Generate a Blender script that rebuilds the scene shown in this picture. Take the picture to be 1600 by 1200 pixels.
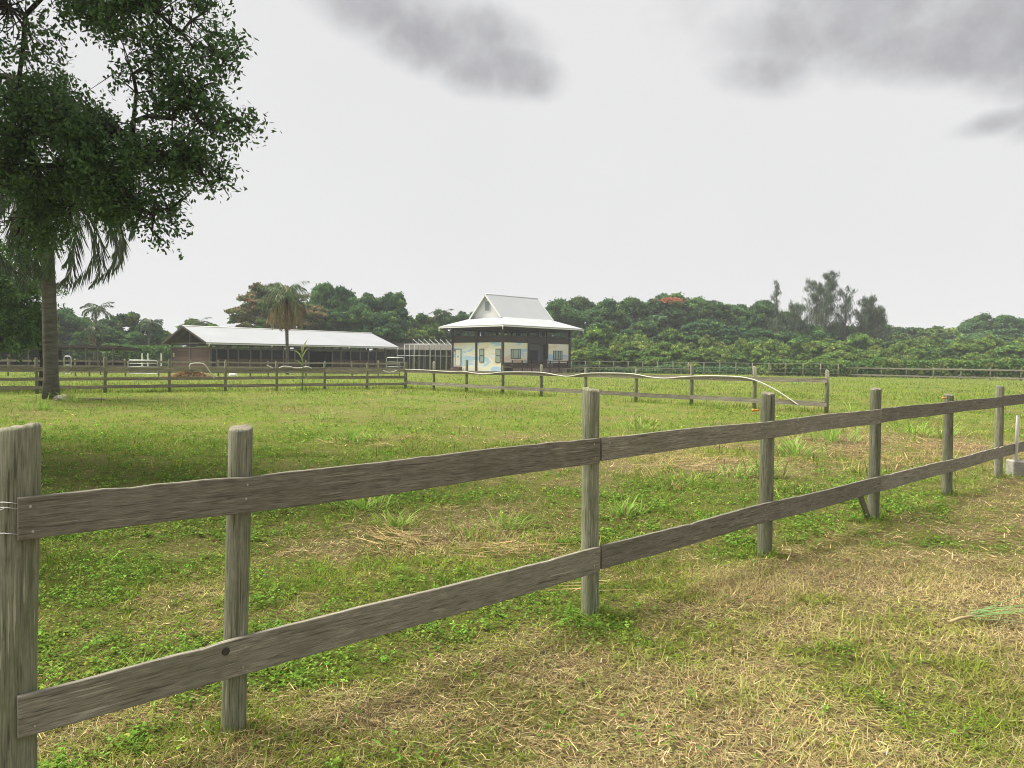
import bpy, math, random
import numpy as np
from mathutils import Matrix, Vector
for o in list(bpy.data.objects): bpy.data.objects.remove(o)
S = bpy.context.scene
COL = S.collection
R = math.radians
# ------------------------------------------------------------------ camera
F = 1180.0; EYE = 1.6
PITCH = math.atan(38 / F); ROLL = R(0.63)
MC = Matrix.Rotation(math.pi/2 - PITCH, 4, 'X') @ Matrix.Rotation(ROLL, 4, 'Z')
cd = bpy.data.cameras.new('camera'); cam = bpy.data.objects.new('camera', cd); COL.objects.link(cam)
cam.matrix_world = Matrix.Translation((0, 0, EYE)) @ MC
cd.sensor_width = 36; cd.lens = 36 * F / 1600; cd.clip_start = 0.05; cd.clip_end = 5000
S.camera = cam
S.view_settings.view_transform = 'Standard'; S.view_settings.look = 'None'
S.view_settings.exposure = .80; S.view_settings.gamma = 1; S.view_settings.use_curve_mapping = False
# ------------------------------------------------------------------ sun and sky
SUN_EL = 62; SUN_AZ = -75      # azimuth from +Y (the view) towards +X
sd_ = bpy.data.lights.new('sun', 'SUN'); sd_.energy = 5.0; sd_.angle = R(34); sd_.color = (1, .95, .84)
sun = bpy.data.objects.new('sun', sd_); COL.objects.link(sun)
sv = Vector((math.sin(R(SUN_AZ))*math.cos(R(SUN_EL)), math.cos(R(SUN_AZ))*math.cos(R(SUN_EL)), math.sin(R(SUN_EL))))
sun.rotation_euler = sv.to_track_quat('Z', 'Y').to_euler(); sun.location = (0, 0, 40)
W = bpy.data.worlds.new('World'); S.world = W; W.use_nodes = True
nt = W.node_tree; nt.nodes.clear()
def N(nt, t, **kw):
    n = nt.nodes.new(t)
    for k, v in kw.items():
        if k.startswith('i_'): n.inputs[k[2:].replace('_', ' ')].default_value = v
        else: setattr(n, k, v)
    return n
def mth(nt, op, a, b=None, c=None, clamp=False):
    n = nt.nodes.new('ShaderNodeMath'); n.operation = op; n.use_clamp = clamp
    for i, v in enumerate((a, b, c)):
        if v is None: continue
        if isinstance(v, (int, float)): n.inputs[i].default_value = v
        else: nt.links.new(v, n.inputs[i])
    return n.outputs[0]
sky = N(nt, 'ShaderNodeTexSky', sky_type='NISHITA', sun_disc=False, sun_elevation=R(SUN_EL), sun_rotation=R(SUN_AZ))
tc = N(nt, 'ShaderNodeTexCoord'); sx = N(nt, 'ShaderNodeSeparateXYZ'); nt.links.new(tc.outputs['Generated'], sx.inputs[0])
az = mth(nt, 'ARCTAN2', sx.outputs[0], sx.outputs[1]); el = mth(nt, 'ARCSINE', sx.outputs[2])
cb = N(nt, 'ShaderNodeCombineXYZ'); nt.links.new(az, cb.inputs[0]); nt.links.new(el, cb.inputs[1])
nz = N(nt, 'ShaderNodeTexNoise'); nz.inputs['Scale'].default_value = 8.5; nz.inputs['Detail'].default_value = 7; nz.inputs['Roughness'].default_value = .55
nt.links.new(cb.outputs[0], nz.inputs['Vector'])
nzv = mth(nt, 'MULTIPLY', mth(nt, 'SUBTRACT', nz.outputs['Fac'], .5), 2.0)
tot = None
#          azimuth, elevation, half width, half height, tilt, weight   (radians)
CL = [(-.18, .42, .11, .040, -.16, .75), (-.095, .39, .11, .045, -.16, .95), (-.03, .365, .10, .040, -.1, 1), (-.085, .40, .14, .045, -.1, .85),
      (.33, .385, .11, .055, -.1, .8), (.315, .350, .075, .036, -.1, .8), (.46, .42, .26, .075, 0, .85), (.50, .345, .14, .045, -.1, .9), (.58, .355, .16, .07, -.1, .9), (.42, .385, .12, .05, 0, .75),
      (.39, .35, .06, .025, 0, .5), (.565, .262, .055, .016, .1, .75), (.62, .262, .06, .03, 0, .8), (.61, .30, .06, .035, 0, .7),
      (-.9, .5, .2, .08, 0, .8), (1.2, .5, .3, .1, 0, .8), (2.4, .45, .4, .1, 0, .8), (-2.2, .4, .4, .1, 0, .8)]
for (a0, e0, ha, he, tl, wt) in CL:
    da = mth(nt, 'SUBTRACT', az, a0); de = mth(nt, 'SUBTRACT', mth(nt, 'SUBTRACT', el, e0), mth(nt, 'MULTIPLY', da, tl))
    q = mth(nt, 'ADD', mth(nt, 'POWER', mth(nt, 'ABSOLUTE', mth(nt, 'DIVIDE', da, ha)), 2.0), mth(nt, 'POWER', mth(nt, 'ABSOLUTE', mth(nt, 'DIVIDE', de, he)), 2.0))
    m = mth(nt, 'MULTIPLY', mth(nt, 'DIVIDE', mth(nt, 'SUBTRACT', mth(nt, 'ADD', 1.3, nzv), q), 1.45, clamp=True), wt)
    tot = m if tot is None else mth(nt, 'MAXIMUM', tot, m)
sm = N(nt, 'ShaderNodeMapRange', interpolation_type='SMOOTHSTEP'); nt.links.new(tot, sm.inputs['Value'])
# broad faint tone in the overcast sheet
nb = N(nt, 'ShaderNodeTexNoise'); nb.inputs['Scale'].default_value = 2.2; nb.inputs['Detail'].default_value = 3; nt.links.new(cb.outputs[0], nb.inputs['Vector'])
br = N(nt, 'ShaderNodeMapRange'); br.inputs['From Min'].default_value = .3; br.inputs['From Max'].default_value = .7; br.inputs['To Min'].default_value = .765; br.inputs['To Max'].default_value = .80
nt.links.new(nb.outputs['Fac'], br.inputs['Value'])
wh = N(nt, 'ShaderNodeCombineColor')
for i in range(3): nt.links.new(br.outputs[0], wh.inputs[i])
mxc = N(nt, 'ShaderNodeMix', data_type='RGBA'); nt.links.new(sm.outputs[0], mxc.inputs['Factor'])
nt.links.new(wh.outputs[0], mxc.inputs['A']); n8 = N(nt, 'ShaderNodeTexNoise'); n8.inputs['Scale'].default_value = 13; n8.inputs['Detail'].default_value = 8; n8.inputs['Roughness'].default_value = .6; nt.links.new(cb.outputs[0], n8.inputs['Vector'])
cr8 = N(nt, 'ShaderNodeMapRange'); cr8.inputs['From Min'].default_value = .3; cr8.inputs['From Max'].default_value = .7; cr8.inputs['To Min'].default_value = .34; cr8.inputs['To Max'].default_value = .50; nt.links.new(n8.outputs['Fac'], cr8.inputs['Value'])
cc8 = N(nt, 'ShaderNodeCombineColor'); [nt.links.new(cr8.outputs[0], cc8.inputs[i]) for i in range(2)]; nt.links.new(mth(nt, 'MULTIPLY', cr8.outputs[0], 1.04), cc8.inputs[2]); nt.links.new(cc8.outputs[0], mxc.inputs['B'])
skm = N(nt, 'ShaderNodeMix', data_type='RGBA', blend_type='MULTIPLY'); skm.inputs['Factor'].default_value = 1
nt.links.new(sky.outputs[0], skm.inputs['A']); skm.inputs['B'].default_value = (.1, .1, .1, 1)
ov = N(nt, 'ShaderNodeMix', data_type='RGBA'); ov.inputs['Factor'].default_value = .97
nt.links.new(skm.outputs['Result'], ov.inputs['A']); nt.links.new(mxc.outputs['Result'], ov.inputs['B'])
bg = N(nt, 'ShaderNodeBackground'); nt.links.new(ov.outputs['Result'], bg.inputs[0]); bg.inputs[1].default_value = .60
wo = N(nt, 'ShaderNodeOutputWorld'); nt.links.new(bg.outputs[0], wo.inputs[0])
S.render.engine = 'CYCLES'; S.cycles.filter_width = 1.05
# ------------------------------------------------------------------ survey helpers
RM = MC.to_3x3()
def ray(px, py): return RM @ Vector(((px-800)/F, -(py-600)/F, -1))
def G(px, py):                      # point of the flat ground seen there
    d = ray(px, py); t = -EYE / d.z
    return Vector((d.x*t, d.y*t, 0))
def AT(px, Y):                      # ground spot at distance Y in that direction
    d = ray(px, 562 + (px-800)*.011); return Vector((d.x/d.y*Y, Y, 0))
def HT(px, py, Y):                  # height of a point seen there at distance Y
    d = ray(px, py); return EYE + d.z/d.y*Y
def ON(px, py, A, B):               # point of the upright plane through A and B
    d = ray(px, py); n = Vector((B.y-A.y, A.x-B.x, 0)); t = (A - Vector((0, 0, EYE))).dot(n) / d.dot(n)
    return Vector((0, 0, EYE)) + d*t
rng = np.random.default_rng(7); random.seed(7)
# ------------------------------------------------------------------ object helpers
def tag(o, label=None, cat=None, group=None, kind=None):
    if label: o['label'] = label
    if cat: o['category'] = cat
    if group: o['group'] = group
    if kind: o['kind'] = kind
    return o
def empty(name, loc, rz=0, label=None, cat=None, group=None):
    o = bpy.data.objects.new(name, None); COL.objects.link(o); o.location = loc; o.rotation_euler.z = rz
    o.empty_display_size = .2
    return tag(o, label, cat, group)
def link(name, me, m, parent=None, loc=None):
    o = bpy.data.objects.new(name, me); COL.objects.link(o)
    if m is not None and not me.materials: me.materials.append(m)
    if parent is not None: o.parent = parent
    if loc is not None: o.location = loc
    return o
def copy_tree(o, parent=None):
    c = o.copy(); COL.objects.link(c); c.parent = parent
    for ch in o.children: copy_tree(ch, c)
    return c
class MB:
    def __init__(s): s.v = []; s.f = []; s.sm = []
    def add(s, vs, fs, smooth=False):
        b = len(s.v); s.v += [tuple(v) for v in vs]; s.f += [tuple(b+i for i in f) for f in fs]; s.sm += [smooth]*len(fs)
        return s
    def box(s, x0, x1, y0, y1, z0, z1):
        return s.add([(x, y, z) for z in (z0, z1) for y in (y0, y1) for x in (x0, x1)],
                     [(0, 2, 3, 1), (4, 5, 7, 6), (0, 1, 5, 4), (2, 6, 7, 3), (0, 4, 6, 2), (1, 3, 7, 5)])
    def beam(s, a, b, w, h):      # box along a->b, w across, h tall
        a = Vector(a); b = Vector(b); d = (b-a).normalized()
        side = d.cross(Vector((0, 0, 1)))
        if side.length < 1e-3: side = Vector((1, 0, 0))
        side.normalize(); up = side.cross(d).normalized()
        vs = [p + side*(w/2*i) + up*(h/2*j) for p in (a, b) for (i, j) in ((-1, -1), (1, -1), (1, 1), (-1, 1))]
        return s.add(vs, [(3, 2, 1, 0), (4, 5, 6, 7), (0, 1, 5, 4), (1, 2, 6, 5), (2, 3, 7, 6), (3, 0, 4, 7)])
    def tube(s, pts, rad, n=6, smooth=True, cap=True):
        pts = [Vector(p) for p in pts]
        if not hasattr(rad, '__len__'): rad = [rad]*len(pts)
        ref = Vector((.31, .17, .93)); vs = []
        for i, p in enumerate(pts):
            d = (pts[min(i+1, len(pts)-1)] - pts[max(i-1, 0)]).normalized()
            a = d.cross(ref)
            if a.length < .1: a = d.cross(Vector((1, 0, 0)))
            a.normalize(); b = d.cross(a)
            for k in range(n):
                t = 2*math.pi*k/n; vs.append(p + (a*math.cos(t) + b*math.sin(t))*rad[i])
        fs = [(i*n+k, i*n+(k+1) % n, (i+1)*n+(k+1) % n, (i+1)*n+k) for i in range(len(pts)-1) for k in range(n)]
        if cap: fs += [tuple(range(n-1, -1, -1)), tuple((len(pts)-1)*n+k for k in range(n))]
        return s.add(vs, fs, smooth)
    def mesh(s, name):
        me = bpy.data.meshes.new(name); me.from_pydata(s.v, [], s.f); me.polygons.foreach_set('use_smooth', s.sm); me.update(); return me
    def build(s, name, m, parent=None, loc=None): return link(name, s.mesh(name), m, parent, loc)
def npmesh(name, V, fl, tot, colr=None, m=None):
    """V (n,3); fl flat vertex index list; tot loops per face; colr (n,3) real surface colour per vertex"""
    me = bpy.data.meshes.new(name); V = np.ascontiguousarray(V, dtype=np.float32)
    me.vertices.add(len(V)); me.vertices.foreach_set('co', V.ravel())
    me.loops.add(len(fl)); me.loops.foreach_set('vertex_index', np.asarray(fl, dtype=np.int32))
    tot = np.asarray(tot, dtype=np.int32); me.polygons.add(len(tot))
    me.polygons.foreach_set('loop_start', np.concatenate(([0], np.cumsum(tot)[:-1])).astype(np.int32))
    me.update(calc_edges=True)
    if colr is not None:
        ca = me.attributes.new('tint', 'FLOAT_COLOR', 'POINT')
        ca.data.foreach_set('color', np.concatenate([colr, np.ones((len(V), 1))], 1).astype(np.float32).ravel())
    if m: me.materials.append(m)
    return me
def nrm(a): return a / np.maximum(np.linalg.norm(a, axis=1, keepdims=True), 1e-9)
def leaves(P, A, B, ln, wd, C, fold=0.0):
    """diamond leaf at P, long axis A, side axis B -> (V, faces, totals, colours)"""
    n = len(P); ln = np.broadcast_to(ln, n)[:, None]; wd = np.broadcast_to(wd, n)[:, None]
    V = np.stack([P - A*ln*.5, P - A*ln*.08 + B*wd*.5, P + A*ln*.5, P - A*ln*.08 - B*wd*.5], 1).reshape(-1, 3)
    return V, np.arange(4*n), np.full(n, 4), np.repeat(C, 4, axis=0)
def blades(P, az, ln, wd, lean, droop, C, segs=2, tipc=None):
    """grass blades; lean 0 upright .. 1 flat"""
    n = len(P); H = np.stack([np.cos(az), np.sin(az), 0*az], 1); Sd = np.stack([-np.sin(az), np.cos(az), 0*az], 1)
    ts = np.linspace(0, 1, segs+1); rows = []
    cx = np.sin(lean*math.pi/2)[:, None]; cz = np.cos(lean*math.pi/2)[:, None]
    for i, t in enumerate(ts):
        c = P + (H*(cx*t + droop[:, None]*t*t*.6) + np.array([0, 0, 1.])*(cz*t - droop[:, None]*t*t*.55))*ln[:, None]
        w = (wd*(1-t**2)*.5 if i else wd*.4)[:, None]
        if i < segs: rows += [c - Sd*w, c + Sd*w]
        else: rows += [c]
    k = len(rows); V = np.stack(rows, 1).reshape(-1, 3); V[:, 2] = np.maximum(V[:, 2], .002)
    base = (np.arange(n)*k)[:, None]
    fl = []; 
    pat = []; tt = []
    for i in range(segs-1): pat += [2*i, 2*i+1, 2*i+3, 2*i+2]; tt.append(4)
    pat += [2*segs-2, 2*segs-1, 2*segs]; tt.append(3)
    fl = (base + np.array(pat)[None, :]).ravel(); tot = np.tile(tt, n)
    CC = np.repeat(C[:, None, :], k, 1)
    if tipc is not None: CC[:, -1, :] = CC[:, -1, :]*.5 + tipc*.5
    return V, fl, tot, CC.reshape(-1, 3)
def join(parts):
    V = []; f = []; t = []; c = []; b = 0
    for (v, fl, tt, cc) in parts: V.append(v); f.append(fl+b); t.append(tt); c.append(cc); b += len(v)
    return np.concatenate(V), np.concatenate(f), np.concatenate(t), np.concatenate(c)
def vnoise(x, y, sc, seed=0):
    T = np.random.default_rng(100+seed).random((256, 256))
    X = x/sc+1000; Y = y/sc+1000; xi = np.floor(X).astype(int); yi = np.floor(Y).astype(int); fx = X-xi; fy = Y-yi
    fx = fx*fx*(3-2*fx); fy = fy*fy*(3-2*fy); g = lambda i, j: T[(xi+i) & 255, (yi+j) & 255]
    return (g(0, 0)*(1-fx)+g(1, 0)*fx)*(1-fy) + (g(0, 1)*(1-fx)+g(1, 1)*fx)*fy
def fbm(x, y, sc, seed=0, o=3):
    s = 0; a = 1; w = 0
    for i in range(o): s = s + a*vnoise(x, y, sc/2**i, seed+i*7); w += a; a *= .55
    return s/w
# ------------------------------------------------------------------ materials
def newmat(name):
    m = bpy.data.materials.new(name); m.use_nodes = True; nt = m.node_tree
    return m, nt, nt.nodes['Principled BSDF']
def plain(name, c, rough=.7, metal=0, bump=0, bs=30, var=.12, vs=6, stretch=(1, 1, 1), dirt=None, dirtamt=.5):
    m, nt, p = newmat(name); p.inputs['Roughness'].default_value = rough; p.inputs['Metallic'].default_value = metal
    tc = N(nt, 'ShaderNodeTexCoord'); mp = N(nt, 'ShaderNodeMapping'); mp.inputs['Scale'].default_value = stretch
    nt.links.new(tc.outputs['Object'], mp.inputs[0])
    n1 = N(nt, 'ShaderNodeTexNoise'); n1.inputs['Scale'].default_value = vs; n1.inputs['Detail'].default_value = 6; nt.links.new(mp.outputs[0], n1.inputs['Vector'])
    r = N(nt, 'ShaderNodeValToRGB'); nt.links.new(n1.outputs['Fac'], r.inputs[0])
    lo = [max(0, x*(1-var*2)) for x in c]; hi = [x*(1+var*2) for x in c]
    r.color_ramp.elements[0].position = .25; r.color_ramp.elements[0].color = (*lo, 1)
    r.color_ramp.elements[1].position = .75; r.color_ramp.elements[1].color = (*hi, 1)
    out = r.outputs[0]
    if dirt:
        n3 = N(nt, 'ShaderNodeTexNoise'); n3.inputs['Scale'].default_value = 1.7; n3.inputs['Detail'].default_value = 8; n3.inputs['Roughness'].default_value = .7; nt.links.new(mp.outputs[0], n3.inputs['Vector'])
        q = N(nt, 'ShaderNodeMapRange'); q.inputs['From Min'].default_value = .48; q.inputs['From Max'].default_value = .68; q.inputs['To Max'].default_value = dirtamt; nt.links.new(n3.outputs['Fac'], q.inputs['Value'])
        x = N(nt, 'ShaderNodeMix', data_type='RGBA'); nt.links.new(q.outputs[0], x.inputs['Factor']); nt.links.new(out, x.inputs['A']); x.inputs['B'].default_value = (*dirt, 1); out = x.outputs['Result']
    nt.links.new(out, p.inputs['Base Color'])
    if bump:
        n2 = N(nt, 'ShaderNodeTexNoise'); n2.inputs['Scale'].default_value = bs; n2.inputs['Detail'].default_value = 6; nt.links.new(mp.outputs[0], n2.inputs['Vector'])
        b = N(nt, 'ShaderNodeBump'); b.inputs['Strength'].default_value = bump; b.inputs['Distance'].default_value = .02; nt.links.new(n2.outputs['Fac'], b.inputs['Height']); nt.links.new(b.outputs[0], p.inputs['Normal'])
    return m
def wood(name, c1, c2, dark, moss, axis=0, gs=1.0, rough=.85, mossamt=.45):
    """weathered board: grain along the local axis, knots, dark checks, algae"""
    m, nt, p = newmat(name); p.inputs['Roughness'].default_value = rough; p.inputs['Specular IOR Level'].default_value = .25
    tc = N(nt, 'ShaderNodeTexCoord'); oi = N(nt, 'ShaderNodeObjectInfo')
    ad = N(nt, 'ShaderNodeVectorMath', operation='ADD'); nt.links.new(tc.outputs['Object'], ad.inputs[0])
    rs = N(nt, 'ShaderNodeVectorMath', operation='SCALE'); rs.inputs[0].default_value = (37, 19, 53); nt.links.new(oi.outputs['Random'], rs.inputs['Scale']); nt.links.new(rs.outputs[0], ad.inputs[1])
    mp = N(nt, 'ShaderNodeMapping'); s = [48*gs]*3; s[axis] = 3.0*gs; mp.inputs['Scale'].default_value = s; nt.links.new(ad.outputs[0], mp.inputs[0])
    mp2 = N(nt, 'ShaderNodeMapping'); s = [240*gs]*3; s[axis] = 16*gs; mp2.inputs['Scale'].default_value = s; nt.links.new(ad.outputs[0], mp2.inputs[0])
    g1 = N(nt, 'ShaderNodeTexNoise'); g1.inputs['Scale'].default_value = 1; g1.inputs['Detail'].default_value = 10; g1.inputs['Roughness'].default_value = .72; g1.inputs['Distortion'].default_value = .5; nt.links.new(mp.outputs[0], g1.inputs['Vector'])
    g2 = N(nt, 'ShaderNodeTexNoise'); g2.inputs['Scale'].default_value = 1; g2.inputs['Detail'].default_value = 4; nt.links.new(mp2.outputs[0], g2.inputs['Vector'])
    r = N(nt, 'ShaderNodeValToRGB'); nt.links.new(g1.outputs['Fac'], r.inputs[0]); cr = r.color_ramp
    cr.elements[0].position = .33; cr.elements[0].color = (*dark, 1); cr.elements[1].position = .7; cr.elements[1].color = (*c2, 1)
    e = cr.elements.new(.46); e.color = (*c1, 1)
    r2 = N(nt, 'ShaderNodeMapRange'); r2.inputs['From Min'].default_value = .3; r2.inputs['From Max'].default_value = .7; r2.inputs['To Min'].default_value = .66; r2.inputs['To Max'].default_value = 1.35; nt.links.new(g2.outputs['Fac'], r2.inputs['Value'])
    mu = N(nt, 'ShaderNodeMix', data_type='RGBA', blend_type='MULTIPLY'); mu.inputs['Factor'].default_value = 1; nt.links.new(r.outputs[0], mu.inputs['A']); nt.links.new(r2.outputs[0], mu.inputs['B'])
    # algae and old stain patches, blotchy
    n3 = N(nt, 'ShaderNodeTexNoise'); n3.inputs['Scale'].default_value = 3.2; n3.inputs['Detail'].default_value = 9; n3.inputs['Roughness'].default_value = .7; nt.links.new(ad.outputs[0], n3.inputs['Vector'])
    q = N(nt, 'ShaderNodeMapRange'); q.inputs['From Min'].default_value = .42; q.inputs['From Max'].default_value = .66; q.inputs['To Max'].default_value = mossamt; nt.links.new(n3.outputs['Fac'], q.inputs['Value'])
    x = N(nt, 'ShaderNodeMix', data_type='RGBA'); nt.links.new(q.outputs[0], x.inputs['Factor']); nt.links.new(mu.outputs['Result'], x.inputs['A']); x.inputs['B'].default_value = (*moss, 1)
    n4 = N(nt, 'ShaderNodeTexNoise'); n4.inputs['Scale'].default_value = 11; n4.inputs['Detail'].default_value = 9; n4.inputs['Roughness'].default_value = .75; nt.links.new(ad.outputs[0], n4.inputs['Vector'])
    q4 = N(nt, 'ShaderNodeMapRange'); q4.inputs['From Min'].default_value = .57; q4.inputs['From Max'].default_value = .70; q4.inputs['To Max'].default_value = .6; nt.links.new(n4.outputs['Fac'], q4.inputs['Value'])
    x4 = N(nt, 'ShaderNodeMix', data_type='RGBA'); nt.links.new(q4.outputs[0], x4.inputs['Factor']); nt.links.new(x.outputs['Result'], x4.inputs['A']); x4.inputs['B'].default_value = (*dark, 1)
    mp5 = N(nt, 'ShaderNodeMapping'); s = [120*gs]*3; s[axis] = 5*gs; mp5.inputs['Scale'].default_value = s; nt.links.new(ad.outputs[0], mp5.inputs[0])
    n5 = N(nt, 'ShaderNodeTexNoise'); n5.inputs['Scale'].default_value = 1; n5.inputs['Detail'].default_value = 3; nt.links.new(mp5.outputs[0], n5.inputs['Vector'])
    n6 = N(nt, 'ShaderNodeTexNoise'); n6.inputs['Scale'].default_value = 2.5; n6.inputs['Detail'].default_value = 5; nt.links.new(ad.outputs[0], n6.inputs['Vector'])
    def mask(v, a, b, k):
        q_ = N(nt, 'ShaderNodeMapRange'); q_.inputs['From Min'].default_value = a; q_.inputs['From Max'].default_value = b; q_.inputs['To Max'].default_value = k; nt.links.new(v, q_.inputs['Value']); return q_.outputs[0]
    dk_ = mask(n5.outputs['Fac'], .60, .67, .75); lt_ = mth(nt, 'MULTIPLY', mask(n5.outputs['Fac'], .39, .34, .8), mask(n6.outputs['Fac'], .48, .58, 1))
    for f_, c_ in ((dk_, [v*.6 for v in dark]), (lt_, [min(1, v*1.45) for v in c2])):
        xc = N(nt, 'ShaderNodeMix', data_type='RGBA'); nt.links.new(f_, xc.inputs['Factor']); nt.links.new(x4.outputs['Result'], xc.inputs['A']); xc.inputs['B'].default_value = (*c_, 1); x4 = xc
    # each board its own tone
    tn = N(nt, 'ShaderNodeMapRange'); tn.inputs['To Min'].default_value = .8; tn.inputs['To Max'].default_value = 1.2; nt.links.new(oi.outputs['Random'], tn.inputs['Value'])
    fm = N(nt, 'ShaderNodeMix', data_type='RGBA', blend_type='MULTIPLY'); fm.inputs['Factor'].default_value = 1; nt.links.new(x4.outputs['Result'], fm.inputs['A']); nt.links.new(tn.outputs[0], fm.inputs['B'])
    nt.links.new(fm.outputs['Result'], p.inputs['Base Color'])
    hs = mth(nt, 'ADD', g1.outputs['Fac'], mth(nt, 'MULTIPLY', g2.outputs['Fac'], .7))
    b = N(nt, 'ShaderNodeBump'); b.inputs['Strength'].default_value = .35; b.inputs['Distance'].default_value = .004; nt.links.new(hs, b.inputs['Height']); nt.links.new(b.outputs[0], p.inputs['Normal'])
    return m
def leafmat(name, trans=.25, rough=.55, spec=.3, mul=(1, 1, 1)):
    m, nt, p = newmat(name); a = N(nt, 'ShaderNodeAttribute', attribute_name='tint'); p.inputs['Roughness'].default_value = rough; p.inputs['Specular IOR Level'].default_value = spec
    oi = N(nt, 'ShaderNodeObjectInfo'); hs = N(nt, 'ShaderNodeHueSaturation')
    h = N(nt, 'ShaderNodeMapRange'); h.inputs['To Min'].default_value = .485; h.inputs['To Max'].default_value = .515; nt.links.new(oi.outputs['Random'], h.inputs['Value']); nt.links.new(h.outputs[0], hs.inputs['Hue'])
    fr = mth(nt, 'FRACT', mth(nt, 'MULTIPLY', oi.outputs['Random'], 7.3)); v = N(nt, 'ShaderNodeMapRange'); v.inputs['To Min'].default_value = .85; v.inputs['To Max'].default_value = 1.15; nt.links.new(fr, v.inputs['Value']); nt.links.new(v.outputs[0], hs.inputs['Value'])
    nt.links.new(a.outputs['Color'], hs.inputs['Color'])
    nt.links.new(hs.outputs[0], p.inputs['Base Color'])
    t = N(nt, 'ShaderNodeBsdfTranslucent'); nt.links.new(hs.outputs[0], t.inputs[0])
    mx = N(nt, 'ShaderNodeMixShader'); mx.inputs[0].default_value = trans; nt.links.new(p.outputs[0], mx.inputs[1]); nt.links.new(t.outputs[0], mx.inputs[2])
    nt.links.new(mx.outputs[0], nt.nodes['Material Output'].inputs[0]); return m
M = {}
M['rail'] = wood('weathered_rail', (.19, .174, .138), (.25, .232, .188), (.112, .102, .078), (.13, .13, .08), 0)
M['post'] = wood('weathered_post', (.185, .185, .13), (.27, .262, .195), (.10, .095, .068), (.135, .155, .08), 2, .8, mossamt=.6)
M['farwood'] = wood('grey_fence_wood', (.22, .195, .15), (.33, .30, .235), (.09, .08, .06), (.16, .165, .10), 0, .5)
M['endgrain'] = plain('cut_wood', (.20, .18, .13), .9, bump=.5, bs=60, dirt=(.07, .06, .04))
M['nail'] = plain('galvanised_nail', (.5, .5, .5), .4, .8)
M['wire'] = plain('galvanised_wire', (.42, .42, .42), .4, .7)
M['leaf'] = leafmat('tree_leaf', .25, .7, .08)
M['darkleaf'] = leafmat('dark_leaf', .30, .5, .15)
M['grass'] = leafmat('grass_blade', .3, .8, .03)
M['palm'] = leafmat('palm_leaf', .15, .45)
M['bark'] = plain('bark', (.13, .115, .09), .95, bump=1, bs=14, var=.3, vs=8, stretch=(1, 1, .35), dirt=(.20, .20, .16))
M['palmbark'] = plain('palm_bark', (.088, .082, .066), .95, bump=.8, bs=20, var=.25, vs=5, stretch=(.6, .6, 3), dirt=(.14, .14, .11), dirtamt=.7)
M['darkbark'] = plain('dark_bark', (.045, .04, .032), .95, bump=1, bs=14, var=.3, vs=8)
M['pvc'] = plain('white_plastic', (.60, .585, .53), .4, var=.03, dirt=(.55, .52, .44), dirtamt=.4)
M['whitepaint'] = plain('white_paint', (.72, .72, .69), .5, var=.04)
M['framepipe'] = plain('frame_pipe', (.36, .41, .38), .5, .2, var=.08)
M['greypipe'] = plain('galvanised_pipe', (.55, .57, .55), .45, .3, var=.06)
M['concrete'] = plain('concrete', (.34, .32, .28), .95, bump=.8, bs=50, dirt=(.16, .15, .11))
M['orange'] = plain('orange_plastic', (.55, .26, .04), .4)
M['brown'] = wood('brown_stained_boards', (.085, .05, .04), (.14, .085, .066), (.035, .022, .018), (.10, .07, .055), 0, .3)
M['darkbrown'] = plain('dark_brown_timber', (.040, .026, .021), .75, var=.2)
M['unlit_board'] = plain('unlit_interior_board', (.009, .011, .014), .9, var=.2)  # near black imitates the unlit inside of stalls, shed and doorway
M['darkpost'] = plain('grey_brown_timber', (.10, .095, .085), .8, var=.2)
M['charcoal'] = plain('charcoal_wall', (.075, .08, .085), .7, var=.08)
M['trim'] = plain('dark_trim', (.045, .05, .045), .5)
M['dirt'] = plain('bare_dirt', (.25, .2, .13), .95)
M['thatch'] = plain('brown_roof', (.085, .072, .06), .95, bump=.6, bs=20, var=.25)
g_, nt, p = newmat('window_glass'); p.inputs['Base Color'].default_value = (.34, .42, .38, 1); p.inputs['Roughness'].default_value = .08; M['glass'] = g_
def metal_roof(name, c, axis, pitch=.45):
    m, nt, p = newmat(name); p.inputs['Roughness'].default_value = .42; p.inputs['Metallic'].default_value = .15
    tc = N(nt, 'ShaderNodeTexCoord'); sx = N(nt, 'ShaderNodeSeparateXYZ'); nt.links.new(tc.outputs['Object'], sx.inputs[0])
    fr = mth(nt, 'FRACT', mth(nt, 'DIVIDE', sx.outputs[axis], pitch)); tri = mth(nt, 'ABSOLUTE', mth(nt, 'SUBTRACT', fr, .5)); seam = mth(nt, 'GREATER_THAN', tri, .44)
    b = N(nt, 'ShaderNodeBump'); b.inputs['Strength'].default_value = .6; b.inputs['Distance'].default_value = .03; nt.links.new(seam, b.inputs['Height']); nt.links.new(b.outputs[0], p.inputs['Normal'])
    n = N(nt, 'ShaderNodeTexNoise'); n.inputs['Scale'].default_value = .35; n.inputs['Detail'].default_value = 8; nt.links.new(tc.outputs['Object'], n.inputs['Vector'])
    r = N(nt, 'ShaderNodeValToRGB'); nt.links.new(n.outputs['Fac'], r.inputs[0]); r.color_ramp.elements[0].position = .3; r.color_ramp.elements[1].position = .7
    r.color_ramp.elements[0].color = (*[x*.88 for x in c], 1); r.color_ramp.elements[1].color = (*c, 1); nt.links.new(r.outputs[0], p.inputs['Base Color']); return m
M['roofx'] = metal_roof('white_metal_roof', (.44, .455, .475), 0); M['stableroof'] = metal_roof('pale_metal_roof', (.33, .345, .365), 0)
M['roofy'] = metal_roof('white_metal_roof_turned', (.44, .455, .475), 1)
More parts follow.
